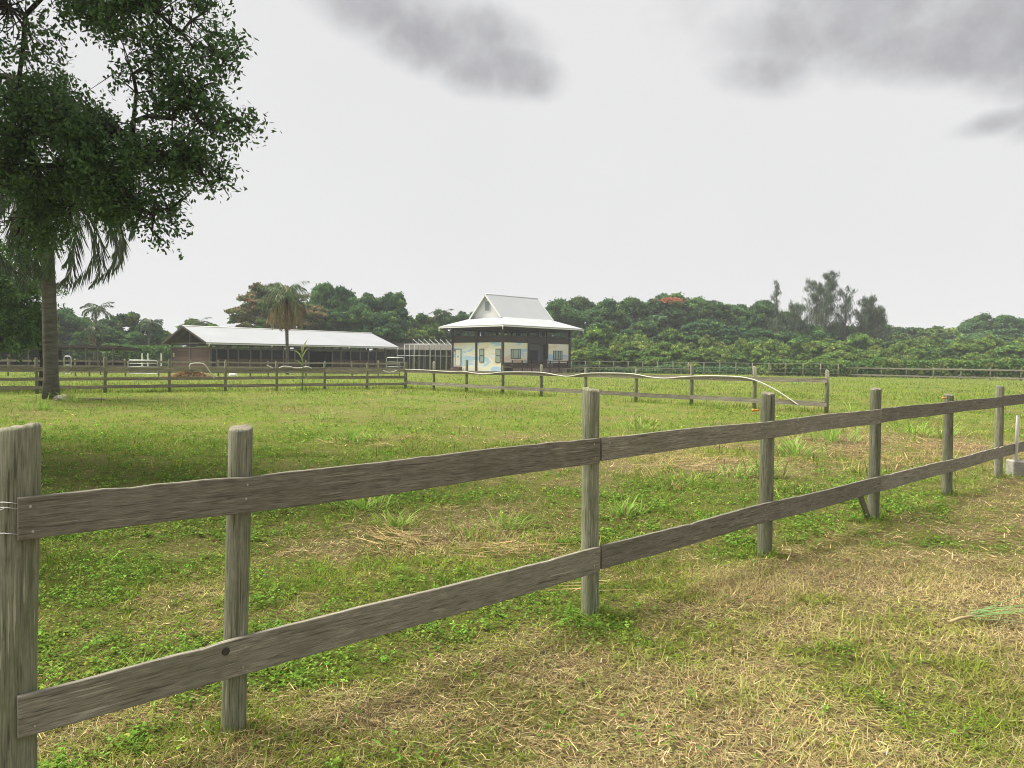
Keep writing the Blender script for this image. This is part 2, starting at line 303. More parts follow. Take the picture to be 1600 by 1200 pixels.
def mural():
    m, nt, p = newmat('sky_mural_paint'); p.inputs['Roughness'].default_value = .7
    tc = N(nt, 'ShaderNodeTexCoord'); mp = N(nt, 'ShaderNodeMapping'); mp.inputs['Scale'].default_value = (.13, .13, .5); mp.inputs['Rotation'].default_value = (.16, .2, 0); mp.inputs['Location'].default_value = (.4, 0, .9); nt.links.new(tc.outputs['Object'], mp.inputs[0])
    n = N(nt, 'ShaderNodeTexNoise'); n.inputs['Scale'].default_value = 1.5; n.inputs['Detail'].default_value = 3; n.inputs['Distortion'].default_value = .8; nt.links.new(mp.outputs[0], n.inputs['Vector'])
    r = N(nt, 'ShaderNodeValToRGB'); nt.links.new(n.outputs['Fac'], r.inputs[0]); cr = r.color_ramp
    cols = [(.30, (.42, .60, .76)), (.42, (.46, .62, .76)), (.47, (.80, .82, .78)), (.505, (.82, .76, .56)), (.54, (.82, .80, .68)), (.60, (.80, .62, .48)), (.68, (.70, .77, .78))]
    cr.elements[0].position, cr.elements[0].color = cols[0][0], (*cols[0][1], 1); cr.elements[1].position, cr.elements[1].color = cols[-1][0], (*cols[-1][1], 1)
    for q, c in cols[1:-1]: cr.elements.new(q).color = (*c, 1)
    nt.links.new(r.outputs[0], p.inputs['Base Color'])
    return m
M['mural'] = mural()
# ------------------------------------------------------------------ fence line used by the ground as well
FA = G(370, 1140); FB = G(1480, 772)
FD = (FB-FA).normalized(); FN = Vector((FD.y, -FD.x, 0))     # FN points to the camera side
if FN.dot(-FA) < 0: FN = -FN
def side(x, y): return (x-FA.x)*FN.x + (y-FA.y)*FN.y
MA = G(1292, 645); MB_ = G(634, 607); LB = G(57, 615)
# patches: (px, py, radius m, dryness change)
PATCH = [(600, 850, .9, .5), (700, 830, .8, .35), (830, 850, .7, .3), (1100, 720, 2.0, .5), (1330, 700, 2.2, .5), (1420, 690, 2.0, .5), (1000, 690, 1.5, .3), (950, 720, 1.3, .25),
         (570, 690, .9, .35), (720, 720, 1.2, .2), (250, 1010, .5, .25), (300, 940, .5, .3), (180, 1120, .5, .4), (480, 640, 1.6, .2),
         (1420, 1120, .6, -.22), (1300, 1050, .4, -.12), (1560, 1010, .5, -.18), (1560, 820, 1.0, -.35), (1250, 800, .9, -.45), (700, 960, .4, -.25), (480, 1010, .3, -.5), (420, 1030, .3, -.5), (450, 1160, .35, -.3), (1000, 1000, .35, -.25), (930, 960, .3, -.5), (1100, 960, .35, -.2),
         (200, 700, 3.2, -.22), (150, 800, 1.8, -.2), (300, 780, 1.6, -.2), (480, 780, 1.2, -.12), (1480, 850, .6, -.2), (760, 1150, .25, -.25), (1130, 770, 1.0, -.3), (90, 900, .9, -.2), (90, 1000, .8, -.2), (640, 900, .8, -.15), (1330, 900, .5, .2), (900, 1080, .8, .15), (300, 1180, .7, .1)]
PATCH = [(*G(a, b)[:2], r, v) for a, b, r, v in PATCH]
def dryness(x, y):
    s = side(x, y); near = np.clip((s+.15)/.5, 0, 1)
    far = np.clip((y-12)/15, 0, 1)
    d = .16*(1-near) + .74*near
    d = d + (fbm(x, y, 1.1, 1) - .5)*1.1 + (fbm(x, y, .22, 5) - .5)*1.0 + far*.02*(1-near)
    d = d + (1-near)*np.clip((x+.25*y-1)/6, 0, 1)*.06 - np.clip((y-20)/25, 0, 1)*.13
    for (px, py, r, v) in PATCH: d = d + v*np.exp(-((x-px)**2+(y-py)**2)/(r*r))
    return np.clip(d, 0, 1)
# ------------------------------------------------------------------ ground sheet
def axisvals(a, b, s0, g, lim):
    v = list(np.arange(a, b, s0)); st = s0
    while v[-1] < lim: st *= g; v.append(v[-1]+st)
    st = s0
    while v[0] > -lim: st *= g; v.insert(0, v[0]-st)
    return np.array(v)
GLIM = 420
xs = axisvals(-8, 9, .09, 1.07, GLIM); ys = axisvals(.5, 16, .09, 1.07, GLIM)
XX, YY = np.meshgrid(xs, ys, indexing='xy'); ZZ = (fbm(XX, YY, .5, 30)-.5)*.05*np.clip(1-np.hypot(XX, YY)/60, 0, 1) - .012
def ground_z(x, y): return (fbm(x, y, .5, 30)-.5)*.05*np.clip(1-np.hypot(x, y)/60, 0, 1) - .012
nx, ny = len(xs), len(ys); idx = (np.arange(ny-1)[:, None]*nx + np.arange(nx-1)[None, :])
q = np.stack([idx, idx+1, idx+nx+1, idx+nx], -1).reshape(-1)
gm, nt, p = newmat('field_soil'); p.inputs['Roughness'].default_value = .95; p.inputs['Specular IOR Level'].default_value = .1
at = N(nt, 'ShaderNodeAttribute', attribute_name='tint'); sp = N(nt, 'ShaderNodeSeparateColor'); nt.links.new(at.outputs['Color'], sp.inputs[0])
tc = N(nt, 'ShaderNodeTexCoord')
def nse(sc, det=8, ro=.65):
    n = N(nt, 'ShaderNodeTexNoise'); n.inputs['Scale'].default_value = sc; n.inputs['Detail'].default_value = det; n.inputs['Roughness'].default_value = ro; nt.links.new(tc.outputs['Object'], n.inputs['Vector']); return n.outputs['Fac']
n1 = nse(55); n2 = nse(5); n3 = nse(.6)
r1 = N(nt, 'ShaderNodeValToRGB'); nt.links.new(n1, r1.inputs[0]); e = r1.color_ramp.elements; e[0].position = .32; e[0].color = (.035, .032, .012, 1); e[1].position = .68; e[1].color = (.17, .17, .04, 1)
r2 = N(nt, 'ShaderNodeValToRGB'); nt.links.new(n1, r2.inputs[0]); e = r2.color_ramp.elements; e[0].position = .32; e[0].color = (.05, .033, .019, 1); e[1].position = .68; e[1].color = (.26, .19, .11, 1)
rf = N(nt, 'ShaderNodeValToRGB'); nt.links.new(n1, rf.inputs[0]); e = rf.color_ramp.elements; e[0].position = .3; e[0].color = (.075, .11, .012, 1); e[1].position = .7; e[1].color = (.215, .25, .05, 1)
mf = N(nt, 'ShaderNodeMix', data_type='RGBA'); nt.links.new(sp.outputs[1], mf.inputs['Factor']); nt.links.new(r1.outputs[0], mf.inputs['A']); nt.links.new(rf.outputs[0], mf.inputs['B'])
fac = mth(nt, 'ADD', sp.outputs[0], mth(nt, 'MULTIPLY', mth(nt, 'SUBTRACT', n2, .5), .9)); fac = mth(nt, 'ADD', fac, mth(nt, 'MULTIPLY', mth(nt, 'SUBTRACT', n3, .5), .5), clamp=True)
mx = N(nt, 'ShaderNodeMix', data_type='RGBA'); nt.links.new(fac, mx.inputs['Factor']); nt.links.new(mf.outputs['Result'], mx.inputs['A']); nt.links.new(r2.outputs[0], mx.inputs['B']); nt.links.new(mx.outputs['Result'], p.inputs['Base Color'])
b = N(nt, 'ShaderNodeBump'); b.inputs['Strength'].default_value = .9; b.inputs['Distance'].default_value = .03; nt.links.new(n1, b.inputs['Height']); nt.links.new(b.outputs[0], p.inputs['Normal'])
dr = dryness(XX, YY).ravel()
tag(link('ground', npmesh('ground', np.stack([XX.ravel(), YY.ravel(), ZZ.ravel()], 1), q, np.full(len(q)//4, 4), np.stack([dr, np.clip((YY.ravel()-7)/10, 0, 1), dr], 1), gm), None), kind='structure')
# ------------------------------------------------------------------ grass, weeds and straw (uncountable)
def wedge(n, z0, z1, pw=1.0):
    """random ground spots between distances z0 and z1; pw<1 packs them nearer"""
    z = z0*(z1/z0)**(rng.random(n)**pw); w = .80*z+1.2
    return (rng.random(n)*2-1)*w, z
def P3(x, y, dz=0): return np.stack([x, y, ground_z(x, y)+dz], 1)
def tone(base, n, v=.25, hue=.12):
    b = np.asarray(base)[None, :]*np.exp(rng.normal(0, v, (n, 1))); return b*np.exp(rng.normal(0, hue, (n, 3)))
def pickcol(d, n):
    """blade colour from dryness: fresh, yellowish, straw"""
    t = np.clip(d + rng.normal(0, .16, n), 0, 1); fresh = np.array([.125, .205, .022]); yel = np.array([.27, .30, .042]); st = np.array([.45, .345, .185]); br = np.array([.20, .125, .065])
    c = np.where((t < .38)[:, None], fresh + (yel-fresh)*(t/.38)[:, None], yel + (st-yel)*((t-.38)/.62)[:, None])
    k = (rng.random(n) < .16*t)[:, None]; c = np.where(k, br, c)
    return c*np.exp(rng.normal(0, .22, (n, 1)))
gp = []
def short(n, z0, z1, l0, l1, w, segs, pw=1.0, lean=(.15, .8)):
    x, y = wedge(n, z0, z1, pw); d = dryness(x, y); keep = rng.random(n) < (.95 - .35*d*(side(x, y) < 0))
    x, y, d = x[keep], y[keep], d[keep]; n = len(x)
    ln = rng.uniform(l0, l1, n)*(.35+1.3*fbm(x, y, .6, 11)*(.45+1.1*fbm(x, y, 2.3, 12)))*(1+.9*(rng.random(n) < .04)); az_ = rng.random(n)*6.283
    gp.append(blades(P3(x, y, -.005), az_, ln, w*rng.uniform(.6, 1.3, n)*(y/z0)**.5, rng.uniform(*lean, n), rng.random(n)*.5, pickcol(d, n)*patchtone(x, y)[:, None], segs))
def patchtone(x, y): return np.clip(.45 + 1.1*fbm(x, y, 1.7, 41) *(.5+fbm(x, y, .45, 43)), .45, 1.5)
short(120000, 1.9, 6, .03, .085, .0038, 2); short(130000, 5, 13, .035, .09, .0055, 1); short(210000, 12, 34, .04, .12, .012, 1); short(170000, 33, 105, .08, .20, .032, 1)
def coarse(cx, cy, n, l0, l1, w, sp, d=.2):
    x = cx+rng.normal(0, sp, n); y = cy+rng.normal(0, sp, n); c_ = pickcol(np.full(n, d), n)*rng.uniform(.85, 1.35); gp.append(blades(P3(x, y, -.01), rng.random(n)*6.283, rng.uniform(l0, l1, n)*rng.uniform(.4, 1, n), w*rng.uniform(.6, 1.3, n), rng.uniform(0, .8, n), rng.random(n)*.9, c_, 3))
for k_ in range(110):
    y_ = 5.5*(42/5.5)**rng.random(); x_ = (rng.random()*2-1)*.72*y_
    if side(x_, y_) < -.3: coarse(x_, y_, int(rng.integers(18, 70)), .08+.004*y_, .22+.008*y_, .006+.0006*y_, rng.uniform(.10, .35)*(1+y_/25), rng.uniform(.0, .45))
for k_ in range(70):
    g_ = G(rng.uniform(960, 1540), rng.uniform(655, 765))
    if side(g_.x, g_.y) < -.3: coarse(g_.x, g_.y, int(rng.integers(25, 80)), .12, .42, .011, rng.uniform(.08, .30), rng.choice([.05, .2, .8]))
for k_ in range(26):
    g_ = G(rng.uniform(520, 860), rng.uniform(780, 880)); coarse(g_.x, g_.y, int(rng.integers(12, 40)), .06, .22, .007, rng.uniform(.05, .16), rng.choice([.05, .2, .8]))
def fringe(x, y, l0, l1, w):
    n = len(x); gp.append(blades(P3(x, y, -.005), rng.random(n)*6.283, rng.uniform(l0, l1, n), w*rng.uniform(.6, 1.4, n), rng.uniform(0, .55, n), rng.random(n)*.6, pickcol(np.full(n, .15), n), 2))
for (a_, b_, c_, d_, r_) in ((29, 1235, 0, 0, 0), (369, 1140, 0, 0, 0), (922, 948, 0, 0, 0), (1194, 866, 0, 0, 0), (1364, 808, 0, 0, 0), (1480, 772, 0, 0, 0), (1559, 748, 0, 0, 0)):
    c_ = ON(a_, b_, FA, FB); n_ = 260; a_ = rng.random(n_)*6.283; q_ = .06+abs(rng.normal(0, .09, n_)); fringe(c_.x+np.cos(a_)*q_, c_.y+np.sin(a_)*q_, .04, .13, .005)
for (A_, B_, n_) in ((MA, MB_, 3800), (MB_, LB, 3500)):
    t_ = rng.random(n_)*1.1; k_ = fbm(t_*30, 0*t_, 1.3, 55) > .45; t_ = t_[k_]; w_ = rng.normal(0, .35, len(t_)); fringe(A_.x+(B_.x-A_.x)*t_+w_, A_.y+(B_.y-A_.y)*t_+w_, .08, .30, .018)
g = npmesh('field_grass', *join(gp), M['grass']); tag(link('field_grass', g, None), 'short patchy grass growing over the whole paddock and verge', 'grass', kind='stuff')
# straw lying flat
sp_ = []
def straw(n, z0, z1, l0, l1, w, pw=1.0, thr=.35):
    x, y = wedge(n, z0, z1, pw); d = dryness(x, y); k = rng.random(n) < np.clip((d-thr+.18)*1.9, .03, 1); x, y, d = x[k], y[k], d[k]; n = len(x)
    c = tone((.50, .375, .205), n, .38, .07); dk = rng.random(n) < .36; c[dk] = tone((.22, .14, .075), dk.sum(), .2, .05); gr = rng.random(n) < .18; c[gr] = tone((.34, .38, .14), gr.sum(), .15, .04)
    sp_.append(blades(P3(x, y, rng.uniform(.002, .03, n)), rng.random(n)*6.283, rng.uniform(l0, l1, n)*rng.uniform(.5, 1, n), w*rng.uniform(.6, 1.5, n)*(y/z0)**.5, rng.uniform(.85, 1.0, n), rng.random(n)*.12, c, 2))
straw(125000, 1.9, 6.5, .03, .115, .0021); straw(60000, 6, 16, .06, .2, .006); straw(25000, 15, 40, .1, .35, .014, thr=.5)
g = npmesh('straw', *join(sp_), M['grass']); tag(link('straw_litter', g, None), 'dry tan straw clippings scattered flat over the verge and bare patches', 'straw', kind='stuff')
# leafy weeds: rosettes of small oval leaves
wp = []
def weeds(n, z0, z1, lf, ls, thr, pw=1.0):
    x, y = wedge(n, z0, z1, pw); d = dryness(x, y); cl = fbm(x, y, .35, 21)
    k = rng.random(n) < np.clip((thr-d)*2.2+(cl-.5)*2.2, .02, 1); x, y, d = x[k], y[k], d[k]; n = len(x)
    hgt = rng.uniform(.015, .07, n)*(.5+1.1*fbm(x, y, .4, 23)); bc = tone((.115, .225, .034), n, .3, .09); yl = rng.random(n) < .3; bc[yl] = tone((.20, .275, .05), yl.sum(), .15, .06)
    X = np.repeat(x, lf); Y = np.repeat(y, lf); hh = np.repeat(hgt, lf)*rng.uniform(.3, 1.2, n*lf); a = rng.random(n*lf)*6.283; r = rng.uniform(.2, 1.3, n*lf)*ls
    P = np.stack([X+np.cos(a)*r, Y+np.sin(a)*r, ground_z(X, Y)+hh], 1); til = rng.normal(0, .35, n*lf)
    A = nrm(np.stack([np.cos(a), np.sin(a), til], 1)); Bv = nrm(np.stack([-np.sin(a), np.cos(a), rng.normal(0, .35, n*lf)], 1))
    sz = ls*rng.uniform(.6, 1.3, n*lf); wp.append(leaves(P, A, Bv, sz, sz*rng.uniform(.45, .75, n*lf), np.repeat(bc, lf, 0)*np.exp(rng.normal(0, .12, (n*lf, 1)))))
weeds(46000, 1.9, 7, 7, .020, .36); weeds(34000, 6.5, 15, 6, .032, .36); weeds(22000, 14, 40, 4, .06, .30)
g = npmesh('weeds', *join(wp), M['grass']); tag(link('leafy_weeds', g, None), 'low leafy green weeds carpeting the paddock behind the near fence', 'weeds', kind='stuff')
# ------------------------------------------------------------------ near fence
def post_mesh(h, r, seed, wob=.012, n=22, flat=.0):
    rr = np.random.default_rng(seed); mb = MB(); rings = 14; vs = []
    ph = rr.random(4)*6.28; lobe = 1 + .02*np.sin(2*np.arange(n)/n*6.283+ph[0]) + .02*np.sin(5*np.arange(n)/n*6.283+ph[1]); ck = rr.integers(0, n)
    lobe[ck] -= .05
    for i in range(rings):
        t = i/(rings-1); z = -.25 + (h+.25)*t; k = 1 - .05*t + .012*math.sin(t*9+ph[2])
        if i == rings-1: z = h; k *= .93
        if i == rings-2: z = h-.012
        for j in range(n):
            a = 6.283*j/n; q = r*k*lobe[j]*(1+rr.normal(0, .006)); zz = z + (rr.normal(0, .004) if i == rings-1 else 0) + (.008*math.cos(a+ph[3]) if i >= rings-2 else 0)
            vs.append((math.cos(a)*q + wob*math.sin(t*2+ph[1]), math.sin(a)*q, zz))
    fs = [(i*n+j, i*n+(j+1) % n, (i+1)*n+(j+1) % n, (i+1)*n+j) for i in range(rings-1) for j in range(n)]
    mb.add(vs, fs, True); top = [vs[(rings-1)*n+j] for j in range(n)]; c = (sum(v[0] for v in top)/n, sum(v[1] for v in top)/n, h-.002)
    b = len(mb.v); mb.v.append(c); mb.f += [((rings-1)*n+j, (rings-1)*n+(j+1) % n, b) for j in range(n)]; mb.sm += [False]*n
    me = mb.mesh('post'); me.materials.append(M['post']); me.materials.append(M['endgrain'])
    for p in me.polygons:
        if len(p.vertices) == 3: p.material_index = 1
    return me
def board(parent, name, mat, L, stations, thick, seed, off, step=.09, jag=.0022):
    """plank in the parent's frame (x along the fence, y away from camera). stations: list of (x, ztop, zbot); off = y of its near face"""
    rr = np.random.default_rng(seed); st = sorted(stations); x0, x1 = st[0][0], st[-1][0]
    n = max(2, int((x1-x0)/step)); X = np.linspace(x0, x1, n+1); zt = np.interp(X, [s[0] for s in st], [s[1] for s in st]); zb = np.interp(X, [s[0] for s in st], [s[2] for s in st])
    sag = .004*np.sin(X*3+seed); zt = zt + sag + np.where(rr.random(n+1) < .12, -abs(rr.normal(0, jag*2, n+1)), 0) + rr.normal(0, jag*.4, n+1); zb = zb + sag + rr.normal(0, jag*.3, n+1)
    bow = .004*np.sin(X*1.3+seed*2)
    vs = []; xm = x0
    for i in range(n+1):
        x = X[i]-xm; ya = bow[i]
        for (yy, zz) in ((ya+.002, zb[i]), (ya, zb[i]+.003), (ya, zt[i]-.003), (ya+.002, zt[i]), (ya+thick, zt[i]), (ya+thick, zb[i])): vs.append((x, yy, zz-zb[0]))
    fs = [(i*6+k, (i+1)*6+k, (i+1)*6+(k+1) % 6, i*6+(k+1) % 6) for i in range(n) for k in range(6)]; fs += [tuple(range(6)), tuple(n*6+k for k in range(5, -1, -1))]
    mb = MB(); mb.add(vs, fs); o = mb.build(name, mat, parent, (xm, off, zb[0])); return o, zb[0]
nf = empty('board_fence', FA, math.atan2(FD.y, FD.x), 'weathered grey two-board fence with round posts running from left foreground to right edge', 'fence')
RINV = Matrix.Rotation(-math.atan2(FD.y, FD.x), 3, 'Z')
def loc(P, A=FA, Ri=RINV): return Ri @ (P-A)
pp = [(29, 1235, 33, 666, .073), (369, 1140, 376, 667, .0515), (922, 948, 925.5, 608, .056), (1194, 866, 1198.5, 614, .058), (1364, 808, 1368.5, 607, .058), (1480, 772, 1482.5, 616, .057), (1559, 748, 1562, 603, .056), (1622, 722, 1626, 600, .056), (1668, 705, 1672, 600, .056)]
pr = .056
for i, (bx, by, tx, ty, r) in enumerate(pp):
    c = ON(bx, by, FA, FB); t = ON(tx, ty, FA, FB); l = loc(c); lt = loc(t)
    o = link('post', post_mesh(t.z, r, 40+i), None, nf, (l.x, 0 if i else .02, 0)); o.rotation_euler.y = math.atan2((lt.x-l.x)*.8, t.z)
    o.rotation_euler.z = 0
PA = FA + FN*(pr+.024); PB = FB + FN*(pr+.024)
def rail(sts, seed):
    s = []
    for (px, yt, yb) in sts:
        a = ON(px, yt, PA, PB); b = ON(px, yb, PA, PB); s.append((loc(a).x, a.z, b.z))
    dirx = 1 if s[-1][0] > s[0][0] else -1
    yoff = loc(PA).y
    if yoff > 0: off = yoff-.0; th = -.022
    else: off = yoff; th = .022
    return board(nf, 'rail', M['rail'], 0, s, th, seed, off)
UP = [[(28, 779, 846), (375, 746, 803), (650, 715, 766), (938, 684.5, 723.5)], [(940.5, 683.5, 719), (1187, 660, 686.5), (1376, 639, 661)], [(1377.5, 638.5, 660.5), (1482, 628, 646), (1565, 619.7, 636)], [(1565.8, 619.5, 635.8), (1625, 612, 627), (1672, 606.5, 620)]]
LO = [[(28, 1088, 1153), (380, 997, 1056), (650, 929, 979), (938, 855, 893.5)], [(940.5, 854, 890), (1187, 790, 820), (1376, 745, 768)], [(1377.5, 744, 767.5), (1482, 719.5, 738.5), (1569, 697, 714)], [(1569.8, 696.5, 713.5), (1625, 684, 699), (1672, 672, 686)]]
for i, s in enumerate(UP): rail(s, 3+i)
for i, s in enumerate(LO): rail(s, 13+i)
rails = [o for o in nf.children if o.name.startswith('rail')]
def nails(spots):
    for (px, py, k) in spots:
        P = ON(px, py, PA, PB); l = loc(P); r = rails[k]; s = -1 if l.y < 0 else 1
        mb = MB(); mb.tube([(0, 0, 0), (0, s*.004, 0)], .0045, 10, False); q = mb.build('nail', M['nail'], r, (l.x-r.location.x, l.y-r.location.y+s*.001, l.z-r.location.z))
nails([(47, 791, 0), (51, 830, 0), (386, 757, 0), (384, 779, 0), (928, 694, 0), (929, 715, 0), (1196, 667, 1), (1197, 681, 1), (1368, 647, 1), (952, 692, 1), (54, 1134, 4), (383, 1010, 4), (379, 1042, 4), (927, 866, 4), (928, 884, 4), (1195, 797, 5), (1196, 812, 5), (1366, 752, 5)])
# small broken brace near the fifth post
mb = MB(); c = loc(ON(1364, 806, FA, FB)); mb.beam((c.x-.22, .06, .30), (c.x-.06, .03, .02), .03, .05); mb.build('brace', M['rail'], nf)
# knot in the lower rail
k = ON(353, 1018, PA, PB); l = loc(k); mb = MB(); s = -1 if l.y < 0 else 1
mb.tube([(0, 0, 0), (0, s*.0012, 0), (0, s*.002, 0)], [.017, .013, .006], 9); mb.build('knot', plain('knot_wood', (.05, .042, .032), .9, var=.4, vs=60), rails[4], (l.x-rails[4].location.x, l.y-rails[4].location.y, l.z-rails[4].location.z))
# wire wrapped round the corner post
cw = ON(30, 790, FA, FB); mb = MB()
for dz in (0, .018, -.09):
    mb.tube([(.079*math.cos(a), .079*math.sin(a), dz + .006*math.sin(3*a)) for a in np.linspace(0, 6.283, 26)], .0016, 5)
mb.tube([(-.079, -.01, .04), (-.095, -.03, .015), (-.085, -.045, -.02), (-.10, -.03, -.06), (-.082, -.05, -.10)], .0018, 5)
mb.tube([(-.05, -.07, .01), (-.02, -.09, -.008), (.01, -.088, .004)], .0016, 5)
o = mb.build('wire_tie', M['wire'], None, (cw.x, cw.y, cw.z)); o.location = nf.matrix_basis @ Vector((loc(cw).x, .02, cw.z)); tag(o, 'thin silver wire wound around the thick left corner post', 'wire')
# orange insulators behind posts
for (px, py, lab) in ((1181, 641, 'orange plastic insulator on the fourth post of the near fence'), (1476, 622, 'orange plastic insulator beside the sixth post of the near fence')):
    P = ON(px, py, FA, FB); mb = MB(); mb.tube([(-.03, 0, 0), (.04, 0, 0)], .009, 8); mb.tube([(-.03, 0, -.01), (-.03, 0, .012)], .015, 8)
    o = mb.build('insulator', M['orange'], None, P); o.rotation_euler.z = .6; tag(o, lab, 'insulator')
# ------------------------------------------------------------------ other board fences
def far_fence(name, A, B, posts, rails, label, pw=.10, cat='fence', mat='farwood', rail_t=.03, group=None, topvar=.03, seed=0):
    """posts: list of (px, topH); rails: list of (ztopA, zbotA, ztopB, zbotB)"""
    D = (B-A); an = math.atan2(D.y, D.x); ri = Matrix.Rotation(-an, 3, 'Z'); f = empty(name, A, an, label, cat, group); rr = random.Random(seed)
    xs_ = [0, D.length]; nearside = -1 if (ri @ (-A)).y < 0 else 1
    xs_ = []
    for (px, h) in posts:
        x = (ri @ (ON(px, 600, A, B)-A)).x; xs_.append(x); mb = MB(); h += rr.uniform(-topvar, topvar)
        mb.tube([(0, 0, -.2), (0, 0, h*.5), (rr.uniform(-.02, .02), 0, h-.02), (0, 0, h)], [pw/2, pw/2*.97, pw/2*.95, pw/2*.8], 9); o = mb.build('post', M['post'], f, (x, 0, 0)); o.rotation_euler.y = rr.uniform(-.015, .015)
    x0, x1 = min(xs_), max(xs_); xs_.sort()
    for (za, zb, zc, zd) in rails:
        cuts = [x0-.05] + xs_[2:-1:2] + [x1+.05]
        for i in range(len(cuts)-1):
            s = []
            for x in (cuts[i]+.004, cuts[i+1]-.004):
                t = (x-x0)/(x1-x0); w = rr.uniform(-.02, .02); s.append((x, za+(zc-za)*t+w, zb+(zd-zb)*t+w))
            board(f, 'rail', M[mat], 0, s, -nearside*rail_t, rr.randint(0, 999), nearside*(pw/2+rail_t), step=.4, jag=.004)
    return f
# middle two-board fence
def dist(px, py): return G(px, py).y
mposts = [(1292, 1.34), (1179.5, 1.47), (1081, 1.46), (994, 1.28), (915.5, 1.30), (846, 1.35), (785.6, 1.35), (729, 1.6), (678, 1.45), (634, 1.4)]
hA = ON(1292, 590.5, MA, MB_).z; lA = ON(1292, 627.5, MA, MB_).z; hB = ON(634, 577.5, MA, MB_).z; lB = ON(634, 595.5, MA, MB_).z
print('midfence', MA, MB_, hA, lA, hB, lB)
far_fence('paddock_fence', MA, MB_, mposts, [(hB, hB-.17, hA, hA-.15), (lB, lB-.16, lA, lA-.16)] if (Matrix.Rotation(-math.atan2((MB_-MA).y, (MB_-MA).x), 3, 'Z') @ (MB_-MA)).x < 0 else [(hA, hA-.15, hB, hB-.17), (lA, lA-.16, lB, lB-.16)], 'grey two-board fence crossing mid-paddock with white hose draped along its top board', .14, seed=2)
# hose
mdn = Vector(((MB_-MA).y, -(MB_-MA).x, 0)).normalized()
if mdn.dot(-MA) < 0: mdn = -mdn
HA_, HB_ = MA + mdn*.13, MB_ + mdn*.13
def curve_pts(pts, k=5):
    out = []; P = [pts[0]] + list(pts) + [pts[-1]]
    for i in range(1, len(P)-2):
        for j in range(k):
            t = j/k; a, b, c, d = P[i-1], P[i], P[i+1], P[i+2]
            out.append(.5*((2*b) + (c-a)*t + (2*a-5*b+4*c-d)*t*t + (-a+3*b-3*c+d)*t*t*t))
    out.append(pts[-1]); return out
hp = [(632, 577), (660, 578), (700, 580.5), (722, 580.3), (745, 583.5), (762, 584), (785, 581.5), (816, 581.3), (846, 582), (870, 586), (888, 588), (915, 583.5), (960, 583), (990, 584.5), (1015, 589), (1040, 591), (1070, 588.5), (1100, 587.5), (1140, 588), (1163, 590), (1185, 596), (1215, 611), (1249, 634)]
hose = curve_pts([ON(a, b, HA_, HB_) for a, b in hp]); mb = MB(); mb.tube(hose, .019, 8); tag(mb.build('hose', M['pvc'], None), 'long white hose sagging along the mid-paddock fence, its end drooping to the grass', 'hose')
# left three-board fence
LA = MB_; 
lposts = [(633, 1.35), (-14, 1.45), (57.8, 1.5), (164, 1.5), (264.5, 1.45), (352, 1.42), (432.5, 1.38), (507, 1.36), (573.5, 1.35)]
def zr(px, y0, y1, A, B): return ON(px, y0, A, B).z, ON(px, y1, A, B).z
a3 = [zr(57, *q_, MB_, LB) for q_ in ((574, 580), (589.5, 594.5), (602.5, 608))]; b3 = [zr(600, *q_, MB_, LB) for q_ in ((576, 581), (587.5, 592), (598, 602))]
print('left fence', MB_, LB, a3, b3)
tag(far_fence('paddock_fence', MB_, LB, lposts, [(*b, *a) for a, b in zip(a3, b3)], 'grey three-board fence across the left of the paddock, behind the large palm trunk', .13, seed=5), group='board fences')
# second three-board fence in front of the stable
SA = Vector((*AT(-25, 55)[:2], 0)); SB = Vector((*AT(628, 64)[:2], 0))
sposts = [(-20, 1.3), (13, 1.3), (66, 1.3), (118, 1.3), (140, 1.3), (196, 1.35), (248, 1.3), (298, 1.3), (341, 1.35), (391, 1.3), (419, 1.3), (478, 1.35), (508, 1.3), (550, 1.3), (591, 1.4), (624, 1.3)]
far_fence('paddock_fence', SA, SB, sposts, [(1.22, 1.07, 1.2, 1.06), (.82, .68, .82, .68), (.42, .28, .42, .28)], 'farther grey three-board fence just in front of the long stable', .12, seed=9)
# far right fence and its continuation
RA = G(1303, 588.5); RB = G(1640, 596.5)
far_fence('paddock_fence', RA, RB, [(1303, 1.25), (1339, 1.25), (1377, 1.25), (1416, 1.3), (1458, 1.25), (1501, 1.3), (1547, 1.3), (1595, 1.3), (1640, 1.3)], [(1.15, 1.0, 1.15, 1.0), (.35, .2, .35, .2)], 'distant two-board fence along the right edge of the field below the vines', .13, seed=4)
# wire fence left of it
WA = AT(893, 98); WB = AT(1310, 86); f = empty('wire_fence', WA, 0, 'low wire fence with thin posts between the white house and the shrubs', 'fence')
dW = WB-WA; nW = 17
for i in range(nW+1):
    q_ = dW*(i/nW); mb = MB(); mb.tube([(0, 0, -.1), (0, 0, 1.55)], .05, 6); mb.build('post', M['farwood'], f, q_)
for z in (1.5, .95, .45):
    mb = MB(); mb.beam((0, 0, z), (dW.x, dW.y, z), .02, .025 if z > 1.4 else .012); mb.build('wire', M['greypipe'], f)
mb = MB(); mb.beam((0, -.06, .72), (dW.x*.5, dW.y*.5-.06, .72), .03, .12); mb.build('rail', M['farwood'], f)
